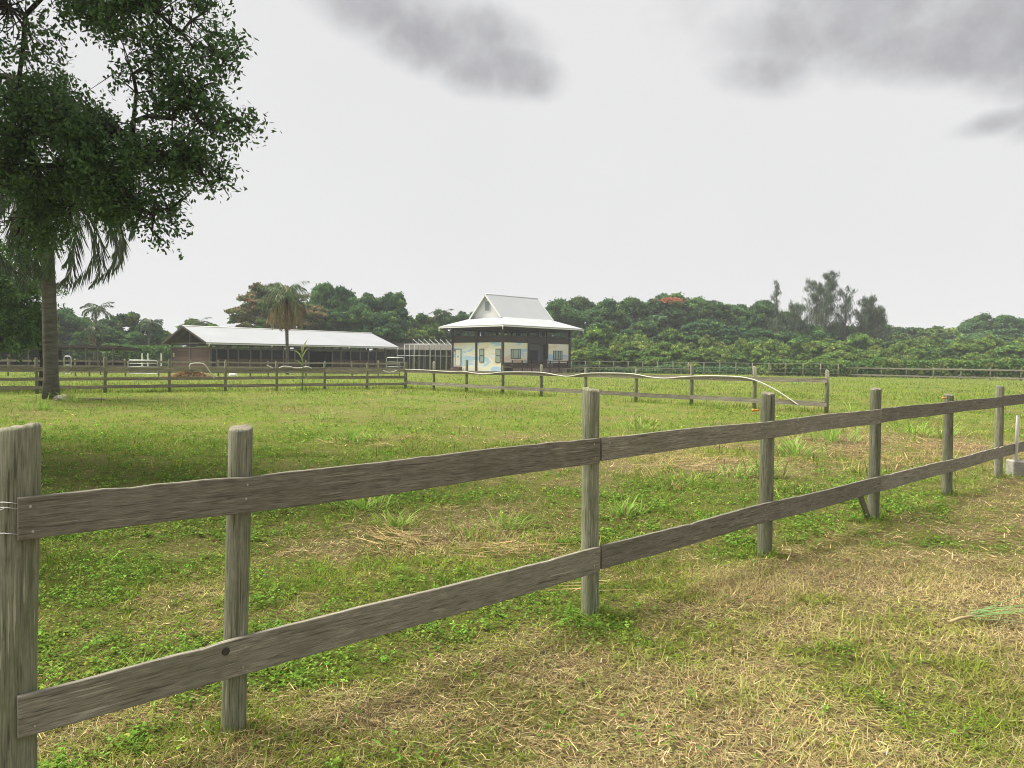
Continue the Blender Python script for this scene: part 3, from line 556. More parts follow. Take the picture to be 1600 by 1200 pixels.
# white hose pieces caught on the left fence
nL = Vector((0, -1, 0))
for pts, lab in (([(297, 577), (297, 569), (312, 567.5), (320, 570), (326, 578), (335, 591)], 'bent white hose arching over the left fence near the brown stable end'),
                 ([(417, 570.5), (422, 573), (426, 575)], 'short white hose end poking over the left fence by the palm'),
                 ([(436, 575), (443, 572.5), (452, 573), (462, 575), (472, 574.5), (480, 573), (487, 575.5)], 'wavy white hose lying on the left fence in front of the stable'),
                 ([(599, 579), (606, 581.5), (612, 581.5), (620, 579)], 'sagging white hose piece near the corner of the left fence')):
    A_ = MB_ + nL*.2; B_ = LB + nL*.2; mb = MB(); mb.tube(curve_pts([ON(a, b, A_, B_) for a, b in pts]), .026, 7); tag(mb.build('hose', M['pvc'], None), lab, 'hose')
# white jump posts
for px, yt, yb, lab in ((222, 552, 581, 'leftmost white jump pole standing before the cane hedge'), (231, 552, 581, 'middle white jump pole standing before the cane hedge'), (252, 552, 582, 'rightmost white jump pole, nearest the brown stable end')):
    c = G(px, yb-1.5); c.y = min(c.y, 74); c = AT(px, c.y); h = HT(px, yt, c.y); mb = MB(); mb.box(-.2, .2, -.03, .03, .0, .08); mb.box(-.03, .03, -.2, .2, .0, .079); mb.box(-.055, .055, -.055, .055, .08, h)
    for k in range(5): mb.box(-.068, .068, -.068, -.056, .3+k*.3, .38+k*.3)
    tag(mb.build('jump_pole', M['whitepaint'], None, c), lab, 'pole', 'white jump poles')
def pipe_gate(A, B, h, lab, mat='greypipe', n=4):
    D = B-A; an = math.atan2(D.y, D.x); L = D.length; f = empty('pipe_gate', A, an, lab, 'gate'); mb = MB()
    r_ = .035; mb.tube([(0, 0, .25), (0, 0, h-.1), (.1, 0, h), (L-.1, 0, h), (L, 0, h-.1), (L, 0, .25), (0, 0, .25)], r_, 6); mb.build('gate_frame', M[mat], f)
    for k in range(1, n): mb = MB(); z = .25+(h-.25)*k/n; mb.tube([(0, 0, z), (L, 0, z)], .025, 6); mb.build('bar', M[mat], f)
pipe_gate(AT(200, 56.5), AT(246, 57), 1.25, 'pale metal pipe gate beside the white jump poles')
pipe_gate(AT(604, 78), AT(631, 78), 1.7, 'pale metal pipe gate between the stable and the hoop frame', n=3)
pipe_gate(AT(100, 53), AT(111, 53), 1.5, 'small upright grey gate frame in the far left fence', n=2)
pipe_gate(AT(157, 53), AT(167, 53), 1.75, 'small dark gate frame beside the low shed end', 'darkpost', n=3)
# concrete block with white pipe
c = G(1592, 742); mb = MB(); s = .13; mb.box(-s, .32, -s, s, -.05, .21); o = mb.build('concrete_block', M['concrete'], None, c); o.rotation_euler.z = -.2
bv = o.modifiers.new('b', 'BEVEL'); bv.width = .015; bv.segments = 2; tag(o, 'pale concrete block on the grass at the right edge', 'block')
hp_ = HT(1591.5, 649, c.y); mb = MB(); mb.tube([(0, 0, .2), (.015, 0, hp_-.01), (.015, 0, hp_)], .024, 12); mb.tube([(.015, 0, hp_-.005), (.015, 0, hp_+.0)], .026, 12)
tag(mb.build('pvc_pipe', M['whitepaint'], None, (c.x-.055, c.y, 0)), 'upright white plastic pipe standing in the concrete block', 'pipe')
# plank and pale rock at the palm's foot
c = G(128, 625.5); mb = MB(); mb.beam((-1.0, 0, .07), (.75, .15, .04), .13, .05); tag(mb.build('plank', M['farwood'], None, c), 'grey plank lying in the grass beside the large palm trunk', 'plank')
def rock(px, py, r, lab, mat='concrete', seed=1, sz=(1.5, .9, .55)):
    rr = np.random.default_rng(seed); c = G(px, py); mb = MB(); nu, nv = 10, 7; vs = []
    for i in range(nv+1):
        for j in range(nu):
            th = math.pi*i/nv; ph = 6.283*j/nu; k = r*(1+rr.normal(0, .10)); vs.append((k*sz[0]*math.sin(th)*math.cos(ph), k*sz[1]*math.sin(th)*math.sin(ph), k*sz[2]*math.cos(th)+r*.25))
    fs = [(i*nu+j, (i+1)*nu+j, (i+1)*nu+(j+1) % nu, i*nu+(j+1) % nu) for i in range(nv) for j in range(nu)]; mb.add(vs, fs); tag(mb.build('rock', M[mat], None, c), lab, 'rock')
rock(99, 625, .22, 'pale flat rock against the foot of the large palm', seed=3)
rock(364, 587.5, .28, 'pale rock in the grass before the stable', 'whitepaint', 5, (1.3, .9, .8))
# brown heap
c = G(296, 591); n = 2600; x = rng.normal(0, .75, n); y = rng.normal(0, .6, n); hh = .62*np.exp(-(x**2/1.0+y**2/.7)); a = rng.random(n)*6.283
hv = blades(np.stack([x, y, hh*rng.uniform(.4, 1, n)], 1), a, rng.uniform(.2, .5, n), rng.uniform(.04, .1, n), rng.uniform(.5, 1, n), rng.random(n)*.3, tone((.24, .165, .09), n, .3, .1), 2)
tag(link('debris_heap', npmesh('heap', *hv, M['grass']), None, None, c), 'rusty brown heap of dead leaves in front of the stable end', 'heap')
# ------------------------------------------------------------------ stable
LX, WY = 23.5, 11.5; A45 = R(45)
st = empty('stable', (-30.4, 75, 0), A45, 'long open-sided horse stable with white metal roof, brown end wall and dark stalls', 'stable')
EH, RH = 3.0, 4.73
def slab(pts, t=.07): # thin solid from a planar quad (upper face given)
    pts = [Vector(p) for p in pts]; n = (pts[1]-pts[0]).cross(pts[2]-pts[0]).normalized()
    if n.z < 0: n = -n
    lo = [p-n*t for p in pts]; k = len(pts); fs = [tuple(range(k)), tuple(range(2*k-1, k-1, -1))] + [(i, i+k, (i+1) % k+k, (i+1) % k) for i in range(k)]
    return pts+lo, fs
for (y0, y1) in ((0, WY/2-.003), (WY, WY/2+.003)):
    mb = MB(); mb.add(*slab([(0, y0, EH), (LX, y0, EH), (LX, y1, RH), (0, y1, RH)], .06)); mb.build('roof', M['stableroof'], st)
for (y0, y1) in ((.03, WY/2-.01), (WY-.03, WY/2+.01)):
    mb = MB(); mb.add(*slab([(.03, y0, EH-.07), (LX-.03, y0, EH-.07), (LX-.03, y1, RH-.075), (.03, y1, RH-.075)], .02)); mb.build('roof_underside_shade', M['darkbrown'], st)  # dark sheet added to make the roof underside look shaded
mb = MB(); mb.tube([(-.03, WY/2, RH+.02), (LX+.03, WY/2, RH+.02)], .07, 6); mb.build('ridge_cap', M['whitepaint'], st)
for sgn, y0 in ((1, 0), (-1, WY)):
    mb = MB(); mb.beam((-.02, y0, EH-.06), (-.02, WY/2, RH-.07), .04, .2); mb.build('barge_board', M['darkbrown'], st)
    mb = MB(); mb.box(0, LX, y0-.06, y0+.06, EH-.2, EH-.075); mb.build('gutter', M['greypipe'], st)
for x in (.3, 7.0, 16.5, 23.3): mb = MB(); mb.tube([(x, -.1, EH-.15), (x, -.02, EH-.32), (x, .1, EH-.4)], .06, 6); mb.build('downspout', M['whitepaint'], st)
# rafters, tie beams
for x in np.linspace(.8, LX-.8, 9):
    mb = MB()
    for y0 in (.1, WY-.1): mb.beam((x, y0, EH-.16), (x, WY/2, RH-.18), .08, .16)
    mb.beam((x, .8, 2.95), (x, WY-.8, 2.95), .08, .16); mb.build('truss', M['darkpost'], st)
def wx(px, y=.8):  # local x on the front wall seen at px
    k = (px-800)/F; O = Vector((-30.4-.7071*y, 75+.7071*y)); return (k*O.y-O.x)/(.7071*(1-k))
# end wall of horizontal brown boards
for k in range(12):
    z = .1+k*.2; mb = MB(); mb.box(.78, .83, .85, WY/2-.06, z, z+.19); mb.box(.775, .825, WY/2+.06, WY-.85, z+.01, z+.196); mb.build('wall_board', M['brown'], st)
for y in (.8, WY/2, WY-.8):
    mb = MB(); mb.box(.7, .86, y-.08, y+.08, 0, EH+.25 if y != WY/2 else RH-.3); mb.build('post', M['darkpost'], st)
mb = MB(); mb.box(.68, .80, .8, WY-.8, 2.5, 2.58); mb.build('beam', M['farwood'], st)
mb = MB(); mb.box(.71, .74, 9.9, 10.3, 1.5, 1.95); o = mb.build('sign', plain('pale_board', (.5, .38, .22)), st)
fp = [338, 356, 372, 391, 407, 424, 442, 460, 482, 519, 532, 547, 562, 575, 587, 601]
fx = [.85] + [wx(p) for p in fp]
for x in fx: mb = MB(); mb.box(x-.07, x+.07, .72, .86, 0, EH+.1); mb.build('post', M['darkpost'], st)
for y in (WY-.8,):
    for x in fx[2::2]: mb = MB(); mb.box(x-.07, x+.07, y-.07, y+.07, 0, EH+.1); mb.build('post', M['darkpost'], st)
mb = MB(); mb.box(.9, wx(601), .74, .84, 2.38, 2.52); mb.build('beam', M['darkpost'], st)
a_, b_ = wx(340), wx(481); c_, d_ = wx(520), wx(601)
for (x0, x1) in ((a_, b_), (c_, d_)):
    for k in range(5): mb = MB(); mb.box(x0, x1, .86, .91, .05+k*.27, .3+k*.27); mb.build('wall_board', M['brown'], st)
# stall partitions and back wall
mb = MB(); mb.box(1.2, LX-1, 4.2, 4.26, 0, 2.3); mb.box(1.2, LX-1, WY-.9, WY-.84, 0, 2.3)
mb.build('stall_wall', M['unlit_board'], st)
for x in fx[1::2]: mb = MB(); mb.box(x-.03, x+.03, 1.0, 4.18, 0, 2.25); mb.build('stall_partition', M['unlit_board'], st)
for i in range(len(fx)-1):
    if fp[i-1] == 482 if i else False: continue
    mb = MB(); mb.box(fx[i]+.08, fx[i+1]-.08, .93, .95, 1.42 if i else .1, 2.36); mb.build('stall_darkness', M['unlit_board'], st)  # near-black sheets stand in for the shade inside the open stalls
mb = MB(); mb.box(.6, LX-.6, .4, WY-.4, -.05, .04); mb.build('floor', M['dirt'], st)
# ------------------------------------------------------------------ raised pavilion house
ho = empty('pavilion_house', (-1.19, 93.5, 0), A45, 'white-roofed square pavilion with a gabled top and pastel mural walls', 'house')
HX, HY = 12.6, 9.5; OV = 1.3; EZ = 5.87; UZ = 7.05; RZ = 10.05; I0 = 1.9
ux0, ux1, uy0, uy1 = I0, HX-I0, I0, HY-I0; e = [(-OV, -OV), (HX+OV, -OV), (HX+OV, HY+OV), (-OV, HY+OV)]; u_ = [(ux0, uy0), (ux1, uy0), (ux1, uy1), (ux0, uy1)]
for i in range(4):
    j = (i+1) % 4; vs, fs = slab([(*e[i], EZ), (*e[j], EZ), (*u_[j], UZ), (*u_[i], UZ)], .08); mb = MB(); mb.add(vs, fs); mb.build('lower_roof', M['roofx'] if i % 2 == 0 else M['roofy'], ho)
ym = HY/2
for (y0, s) in ((uy0-.12, 1), (uy1+.12, -1)):
    vs, fs = slab([(ux0-.6, y0, UZ-.05), (ux1+.6, y0, UZ-.05), (ux1+.6, ym-s*.004, RZ), (ux0-.6, ym-s*.004, RZ)], .08); mb = MB(); mb.add(vs, fs); mb.build('upper_roof', M['roofx'], ho)
mb = MB(); mb.tube([(ux0-.62, ym, RZ+.01), (ux1+.62, ym, RZ+.01)], .06, 6); mb.build('ridge_cap', M['greypipe'], ho)
for x, s in ((ux0, 1), (ux1, -1)):
    mb = MB(); mb.add([(x, uy0, UZ), (x, uy1, UZ), (x, ym, RZ-.12), (x+s*.1, uy0, UZ), (x+s*.1, uy1, UZ), (x+s*.1, ym, RZ-.12)], [(0, 1, 2), (5, 4, 3), (0, 3, 4, 1), (1, 4, 5, 2), (2, 5, 3, 0)]); mb.build('gable_wall', M['whitepaint'], ho)
    for y0 in (uy0-.12, uy1+.12):
        mb = MB(); mb.beam((x-s*.59, y0, UZ-.14), (x-s*.59, ym, RZ-.1), .05, .2); mb.build('barge_board', M['whitepaint'], ho)
w = empty('window', (ux0-.05, ym+.05, 7.9)); w.parent = ho
mb = MB(); mb.box(-.03, .03, -.52, .52, -.08, 1.32); mb.build('frame', M['whitepaint'], w); mb = MB(); mb.box(-.05, -.032, -.42, .42, .02, 1.22); mb.build('louvre', plain('grey_louvre', (.22, .24, .27), .6), w)
for (a, b) in ((e[0], e[1]), (e[1], e[2]), (e[2], e[3]), (e[3], e[0])):
    mb = MB(); mb.beam((*a, EZ-.16), (*b, EZ-.16), .06, .13); mb.build('fascia', M['whitepaint'], ho)
for c_ in (e[0], e[1], e[3]): mb = MB(); mb.tube([(c_[0], c_[1], EZ-.1), (c_[0]+.02, c_[1]+.02, EZ-.6)], .06, 6); mb.build('downspout', M['whitepaint'], ho)
# roof underside framing
mb = MB(); mb.box(0, HX, -.06, .08, 5.4, 5.6); mb.box(0, HX, HY-.08, HY+.06, 5.4, 5.6); mb.box(-.065, .075, .1, HY-.1, 5.41, 5.59); mb.box(HX-.075, HX+.065, .1, HY-.1, 5.41, 5.59); mb.build('top_beam', M['darkbrown'], ho)
mb = MB(); mb.box(-.9, HX+.9, -.9, HY+.9, 5.62, 5.66); mb.build('ceiling', M['darkbrown'], ho)
def hx(px): k = (px-800)/F; return (1.19+93.5*k)/(.7071*(1-k))
def hy(px): k = (px-800)/F; return (-1.19-93.5*k)/(.7071*(1+k))
PX = [0, hx(825), hx(854), HX]; PY = [0, hy(744), HY]; H0 = 3.74
for x in PX:
    for y in (0, HY): mb = MB(); mb.box(x-.13, x+.13, y-.13, y+.13, 0, 5.6); mb.build('post', M['darkbrown'], ho)
for y in PY[1:2]:
    for x in (0, HX): mb = MB(); mb.box(x-.13, x+.13, y-.13, y+.13, 0, 5.6); mb.build('post', M['darkbrown'], ho)
for x, y in ((3, 3), (3, 7), (9.5, 3), (9.5, 7), (6.3, 4.8)): mb = MB(); mb.box(x-.1, x+.1, y-.1, y+.1, 3.8, 5.6); mb.build('post', M['darkbrown'], ho)
mb = MB(); mb.box(.05, HX-.05, .05, HY-.05, 3.62, 3.72); mb.build('upper_floor', M['darkbrown'], ho)
# parapet band of dark boards round the upper floor
def parapet(x0, x1, y0, y1):
    mb = MB(); L = max(x1-x0, y1-y0); n = int(L/.22)
    for k in range(n):
        if x1-x0 > y1-y0: mb.box(x0+k*L/n, x0+(k+.9)*L/n, y0, y1, H0+.02, 4.55)
        else: mb.box(x0, x1, y0+k*L/n, y0+(k+.9)*L/n, H0+.02, 4.55)
    if x1-x0 > y1-y0: mb.box(x0, x1, y0-.03, y1+.03, 4.552, 4.62)
    else: mb.box(x0-.03, x1+.03, y0, y1, 4.552, 4.62)
    mb.build('parapet', M['darkbrown'], ho)
for i in range(3):
    parapet(PX[i]+.14, PX[i+1]-.14, .0, .06); parapet(PX[i]+.14, PX[i+1]-.14, HY-.06, HY)
for i in range(2):
    parapet(0, .06, PY[i]+.14, PY[i+1]-.14); parapet(HX-.06, HX, PY[i]+.14, PY[i+1]-.14)
# walls
def wall(x0, x1, y0, y1, z0, z1, m='mural', name='wall'): mb = MB(); mb.box(x0, x1, y0, y1, z0, z1); return mb.build(name, M[m], ho)
FL = .75
wall(.14, PX[1]-.14, .02, .14, 1.25, H0); wall(PX[2]+.14, PX[3]-.14, .02, .14, 1.25, H0)
wall(PX[1]+.14, PX[2]-.14, .5, .6, FL, H0, 'charcoal'); 
for i in range(2): wall(.02, .14, PY[i]+.14, PY[i+1]-.14, .12, H0)
wall(HX-.14, HX-.02, .14, HY-.14, .12, H0); wall(.14, HX-.14, HY-.14, HY-.02, .12, H0)
def window(axis, c, z0, z1, wdt, mull, tr=False):
    """axis 'x': on the face y=0 at local x=c; axis 'y': on the face x=0 at local y=c"""
    w = empty('window', (c, .02, z0) if axis == 'x' else (.02, c, z0), 0 if axis == 'x' else R(-90)); w.parent = ho; h = z1-z0; a = wdt/2
    mb = MB(); t = .07
    mb.box(-a, a, -.06, -.002, 0, t); mb.box(-a, a, -.06, -.002, h-t, h); mb.box(-a, -a+t, -.058, -.003, t, h-t); mb.box(a-t, a, -.058, -.003, t, h-t)
    for q_ in mull: mb.box(q_-.035, q_+.035, -.057, -.003, t, h-t)
    if tr: mb.box(-a+t, a-t, -.056, -.003, h*.5-.04, h*.5+.04)
    mb.build('frame', M['trim'], w); mb = MB(); mb.box(-a+t, a-t, -.03, -.02, t, h-t); mb.build('pane', M['glass'], w)
window('x', (hx(798)+hx(813))/2, 1.72, 2.92, 1.75, (-.5, .5)); window('x', (hx(864)+hx(878))/2, 1.62, 2.86, 1.8, (-.5, .12, .5))
window('y', hy(752.3), 1.22, 2.95, .86, (), True); window('y', hy(777.8), 1.22, 2.95, .86, (), True)
# doorways
d = empty('door_opening', (.02, hy(715.5), FL), R(-90)); d.parent = ho
mb = MB(); mb.box(-.5, .5, -.05, -.003, 0, 2.1); mb.build('door_leaf', M['whitepaint'], d)
mb = MB(); mb.box(-.6, -.51, -.06, -.004, 0, 2.2); mb.box(.51, .6, -.06, -.004, 0, 2.2); mb.box(-.6, .6, -.061, -.004, 2.12, 2.2); mb.build('door_frame', M['darkpost'], d)
mb = MB(); mb.box(-.08, .08, -.065, -.052, 1.05, 1.3); mb.build('notice', M['darkpost'], d)
mb = MB(); mb.tube([(.4, -.05, 1.0), (.4, -.11, 1.0)], .035, 8); mb.build('handle', M['nail'], d)
mb = MB(); mb.box(-.10, .02, hy(710.5)-.1, hy(710.5)+.1, 2.6, 2.85); mb.build('wall_lamp', M['trim'], ho)
xa, xb = hx(830), hx(844); mb = MB(); mb.box(xa, xb, .44, .495, FL, 2.85); mb.build('door_opening', M['unlit_board'], ho)  # black panel imitates the darkness of an open doorway
# deck, skirting, rail and steps
mb = MB(); mb.box(-.1, HX+1.6, -1.7, -.14, FL-.16, FL); mb.build('deck', M['brown'], ho)
mb = MB()
for k in range(9): x = .1+k*(HX+1.2)/8; mb.box(x-.06, x+.06, -1.66, -1.54, 0, 1.55)
mb.build('deck_post', M['darkbrown'], ho)
mb = MB(); mb.box(.0, HX+1.5, -1.69, -1.62, 1.40, 1.5); mb.box(.0, HX+1.5, -1.68, -1.63, 1.0, 1.06); mb.build('deck_rail', M['brown'], ho)
mb = MB()
for k in range(30): x = .2+k*.44; mb.box(x, x+.40, -1.60, -1.57, .05, FL-.18)
mb.build('skirting', plain('faded_boards', (.25, .18, .155), .85, var=.25, vs=3), ho)
wall(.14, HX-.14, .03, .12, .05, 1.2, 'brown', 'lower_wall')
mb = MB()
for k in range(3): mb.box(-.45-.3*k, -.15-.3*k+.0, hy(716)-.9, hy(716)+.9, 0, .6-.2*k)
mb.build('steps', M['brown'], ho)
def W45(x, y): c = .70710678; return Vector((-1.19+c*(x-y), 93.5+c*(x+y), 0))
# chair on the deck
cl = W45(7.6, -1.0); ch = empty('chair', (cl.x, cl.y, FL), A45+.4, 'pale grey garden chair on the deck by the dark doorway', 'chair')
for nme, bx_ in (('seat', (-.25, .25, -.25, .25, .42, .47)), ('backrest', (-.25, .25, .2, .25, .48, .98))): mb = MB(); mb.box(*bx_); mb.build(nme, M['greypipe'], ch)
for x in (-.22, .22):
    for y in (-.22, .22): mb = MB(); mb.box(x-.025, x+.025, y-.025, y+.025, 0, .42); mb.build('leg', M['greypipe'], ch)
# low bench in front of the deck, right
bq = W45(9.6, -3.0); bn = empty('bench', bq, A45, 'weathered timber bench before the right end of the house deck', 'bench')
mb = MB(); mb.box(-1.5, 1.5, -.25, .25, .5, .58); mb.build('seat', M['farwood'], bn)
for x in (-1.3, -.45, .45, 1.3): mb = MB(); mb.box(x-.08, x+.08, -.2, .2, 0, .5); mb.build('leg', M['farwood'], bn)
# ------------------------------------------------------------------ hoop frame (shade house) left of the pavilion
hf = empty('greenhouse_frame', AT(645, 96), 0, 'bare white pipe frame of a greenhouse left of the pavilion house', 'frame')
o0 = AT(645, 96)
for k in range(7):
    a = AT(656+k*8.2, 94) - o0; b = AT(645+k*8.6, 100) - o0; e_ = HT(656, 539, 94); r_ = HT(645, 529, 97); c = b + (b-a)*.9; m_ = (a+c)*.5
    mb = MB(); mb.tube([(a.x, a.y, 0), (a.x, a.y, e_), (b.x, b.y, r_), (b.x, b.y, 0)], .035, 6); mb.build('hoop', M['framepipe'], hf)
for z, px0 in ((3.35, 632), (1.95, 620)):
    a = AT(px0, 93.9)-o0; b = AT(706, 93.9)-o0; mb = MB(); mb.tube([(a.x, a.y, z), (b.x, b.y, z)], .035, 6); mb.build('rail', M['framepipe'], hf)
for px in (632, 640, 648): a = AT(px, 93.9)-o0; mb = MB(); mb.tube([(a.x, a.y, 0), (a.x, a.y, 3.35)], .03, 6); mb.build('upright', M['framepipe'], hf)
# brown roofed shelter behind it
sh = empty('shelter', AT(655, 112), 0, 'low shelter with a drab brown roof behind the white pipe frame', 'shelter'); mb = MB()
mb.add(*slab([(-5.5, -3, 2.9), (7, -3, 2.9), (7, 0, 3.9), (-5.5, 0, 3.9)], .12)); mb.add(*slab([(-5.5, 3, 2.9), (7, 3, 2.9), (7, .01, 3.9), (-5.5, .01, 3.9)], .12)); mb.build('roof', M['thatch'], sh)
mb = MB(); mb.box(-5.2, 6.7, 2.4, 2.6, 0, 2.8); mb.build('wall', M['thatch'], sh)
for x in np.linspace(-5.2, 6.7, 6): mb = MB(); mb.box(x-.08, x+.08, -2.8, -2.64, 0, 2.85); mb.build('post', M['farwood'], sh)
# ------------------------------------------------------------------ low dark shed, left
ls_ = empty('shed', AT(60, 76), 0, 'low flat-roofed open shed in shade behind the large palm', 'shed'); o0 = AT(60, 76)
xl = AT(-60, 76).x-o0.x; xr = AT(184, 76).x-o0.x; HS = HT(100, 537.5, 76)
mb = MB(); mb.add(*slab([(xl, 0, HS), (xr, 0, HS-.1), (xr, 5, HS-.35), (xl, 5, HS-.3)], .28)); mb.build('roof', M['darkbrown'], ls_)
for i, px in enumerate((-40, 13, 43, 62, 88, 108, 133, 152, 175)): x = AT(px, 76).x-o0.x; mb = MB(); mb.box(x-.07, x+.07, .1, .24, 0, HS-.3); mb.build('post', M['darkpost'], ls_)
xw = AT(55, 76).x-o0.x; mb = MB(); mb.box(xl, xw, 4.4, 4.5, 0, HS-.6); mb.build('back_wall', M['unlit_board'], ls_)
mb = MB(); mb.box(xl, xr, 4.52, 4.6, 0, 1.1); mb.build('half_wall', M['darkbrown'], ls_)
# ------------------------------------------------------------------ trees
def rdir(n, g=rng): v = g.normal(size=(n, 3)); return nrm(v)
def crown_mesh(name, lobes, per, size, cols, seed, m='leaf', flat=.0, accent=None, acc_p=0, shell=.35, nj=1.2):
    """lobes: (x,y,z,rx,ry,rz); leaf-clump faces through each lobe's outer volume"""
    g = np.random.default_rng(seed); out = []
    for (x, y, z, rx, ry, rz) in lobes:
        n = int(per*(rx*ry*rz)**(2/3)); d = rdir(n, g); d[:, 2] = np.where(d[:, 2] < -.35, -d[:, 2]*.6, d[:, 2]); r = shell + (1-shell)*g.random(n)**.6; r *= 1 + .12*np.sin(d[:, 0]*7+x)*np.cos(d[:, 1]*6+y) + g.normal(0, .15, n); r *= np.where(g.random(n) < .14, 1 + g.exponential(.2, n), 1)
        P = np.array([x, y, z]) + d*r[:, None]*np.array([rx, ry, rz]); nn = nrm(d*np.array([1/rx, 1/ry, 1/rz])*min(rx, ry, rz) + g.normal(0, nj*.6, (n, 3)))
        A = nrm(np.cross(nn, g.normal(size=(n, 3)))); B = np.cross(nn, A); c = np.asarray(cols[g.integers(len(cols))])*np.exp(g.normal(0, .2)); C = c[None, :]*np.exp(g.normal(0, .2, (n, 1)))*np.exp(g.normal(0, .06, (n, 3)))
        if accent is not None: k = (g.random(n) < acc_p*np.clip(.3+d[:, 2], 0, 1)*2*(g.random() < .75)); C[k] = np.asarray(accent)*np.exp(g.normal(0, .2, (k.sum(), 1)))
        out.append(leaves(P, A, B, size*g.uniform(.6, 1.4, n), size*g.uniform(.4, .9, n), C))
    return npmesh(name, *join(out), M[m])
def lobeset(seed, n, R_, H, base, lr=.34, dome=1.0):
    g = random.Random(seed); L = []
    for i in range(n):
        a = g.random()*6.283; t = g.random(); zz = base + (H-base)*(t**.8); w = math.sin(math.pi*min(1, .22+.74*t)**dome); r = R_*w*math.sqrt(g.random())*.80
        q_ = R_*lr*g.uniform(.7, 1.3); L.append((math.cos(a)*r, math.sin(a)*r, min(zz, H-q_*.7), q_*1.15, q_*1.15, q_*.85))
    L.append((0, 0, H-R_*lr*.8, R_*lr, R_*lr, R_*lr*.8)); return L
def sublobes(L, seed, k=9, f=.38):
    g = np.random.default_rng(seed+500); out = []
    for (x, y, z, rx, ry, rz) in L:
        for d in rdir(k, g):
            d[2] = abs(d[2])*1.1 - .25; q = f*g.uniform(.6, 1.35); m_ = g.uniform(.4, 1.15); out.append((x+d[0]*rx*m_, y+d[1]*ry*m_, z+d[2]*rz*m_, rx*q, ry*q, rz*q*.85))
    return out
def trunk_mb(lobes, H, r, seed, k=8):
    g = random.Random(seed); mb = MB(); th = H*.42; mb.tube([(0, 0, -.2), (g.uniform(-.1, .1), 0, th*.5), (g.uniform(-.2, .2), g.uniform(-.2, .2), th)], [r*1.25, r, r*.8], 8)
    for L in g.sample(lobes, min(k, len(lobes))):
        z0 = th*g.uniform(.5, 1); p0 = Vector((0, 0, z0)); p2 = Vector(L[:3]); p1 = (p0+p2)/2 + Vector((0, 0, .08*H)); mb.tube([p0, p1, p2], [r*.55, r*.35, r*.12], 6)
    return mb
GRN = [(.085, .165, .055), (.065, .135, .055), (.11, .19, .05), (.075, .15, .07)]
LGT = [(.125, .20, .04), (.15, .225, .045), (.10, .175, .045), (.175, .225, .06)]
def proto(name, seed, R_, H, base, n, per, size, cols, **kw):
    L = lobeset(seed, n, R_, H, base, kw.pop('lr', .34), kw.pop('dome', 1.0)); m = kw.pop('m', 'leaf'); r = kw.pop('tr', .25)
    cm = crown_mesh(name+'_crown', sublobes(L, seed), per, size, cols, seed+1, m, **kw); tm = trunk_mb(L, H, r, seed).mesh(name+'_trunk'); tm.materials.append(M['bark']); return (cm, tm, R_, H)
LGB = [tuple(v*1.25 for v in c) for c in LGT]
PR = {'oak1': proto('oak', 11, 5, 11, 1.8, 34, 620, .42, GRN), 'oak2': proto('oak', 12, 5, 11, 1.5, 30, 620, .42, GRN, lr=.38), 'oak3': proto('oak', 13, 5, 11, 2, 40, 620, .40, GRN, lr=.28),
      'lush1': proto('lush', 14, 4, 8, .8, 28, 560, .45, LGT[:3]), 'lush2': proto('lush', 15, 4, 8, .8, 26, 560, .42, LGT+GRN, lr=.3),
      'bush1': proto('bush', 16, 3, 4.2, .3, 24, 520, .34, LGB, lr=.32, tr=.1), 'bush2': proto('bush', 17, 3, 4.2, .3, 24, 520, .34, LGB[:3]+GRN[2:3], lr=.3, tr=.1), 'bush3': proto('bush', 18, 3, 4.2, .3, 30, 520, .30, LGB, lr=.25, tr=.1)}
def plant(kind, px, ytop, Y, rpx, label, cat='tree', group=None, name='tree', ydepth=None):
    cm, tm, R_, H = PR[kind]; c = AT(px, Y); h = HT(px, ytop, Y); r = rpx/F*Y
    o = empty(name, c, random.random()*6.283, label, cat, group); o.scale = (r/R_, r/R_*random.uniform(.9, 1.1), h/H)
    link('crown', cm, None, o); link('trunk', tm, None, o); return o
ok = lambda: random.choice(('oak1', 'oak2', 'oak3')); lk = lambda: random.choice(('lush1', 'lush2'))
ORD = ['first', 'second', 'third', 'fourth', 'fifth', 'sixth', 'seventh', 'eighth', 'ninth', 'tenth', 'eleventh', 'twelfth', 'thirteenth', 'fourteenth', 'fifteenth', 'sixteenth']
def ordn(lst):
    so = sorted(range(len(lst)), key=lambda i: lst[i][0]); return [(ORD[so.index(i)],)+tuple(t) for i, t in enumerate(lst)]
gR = 'trees of the dark belt right of the house'
for od, px, yt, Y, r in ordn([(868, 474, 138, 40), (903, 470, 142, 42), (945, 476, 138, 42), (985, 471, 142, 42), (1075, 470, 142, 44), (1110, 474, 137, 42), (1150, 480, 140, 42), (1192, 474, 134, 34), (1225, 492, 132, 34)]):
    plant(ok(), px, yt, Y, r, od + ' tree from the left in the tall dark belt between house and feathery pines', 'tree', gR)
hi = plant('oak1', 1040, 464, 139, 50, 'highest tree of the dark belt right of the house, topped with scarlet blossom', 'tree')
gR2 = 'lower trees in front of the dark belt'
for od, px, yt, Y, r in ordn([(1005, 505, 127, 36), (1095, 500, 128, 36), (1140, 510, 127, 36), (1180, 515, 125, 36), (1225, 520, 125, 34), (980, 520, 124, 28), (1268, 512, 128, 34), (1310, 505, 134, 34), (1355, 508, 134, 34)]):
    plant(ok(), px, yt, Y, r, od + ' from the left of the lower dark trees before the tall belt', 'tree', gR2)
plant('lush1', 1045, 513, 124, 24, 'bright rounded leafy tree before the middle of the dark belt', 'tree'); plant('lush2', 935, 508, 118, 36, 'drab olive spreading tree just right of the house roof', 'tree')
gR3 = 'low trees under the right skyline'
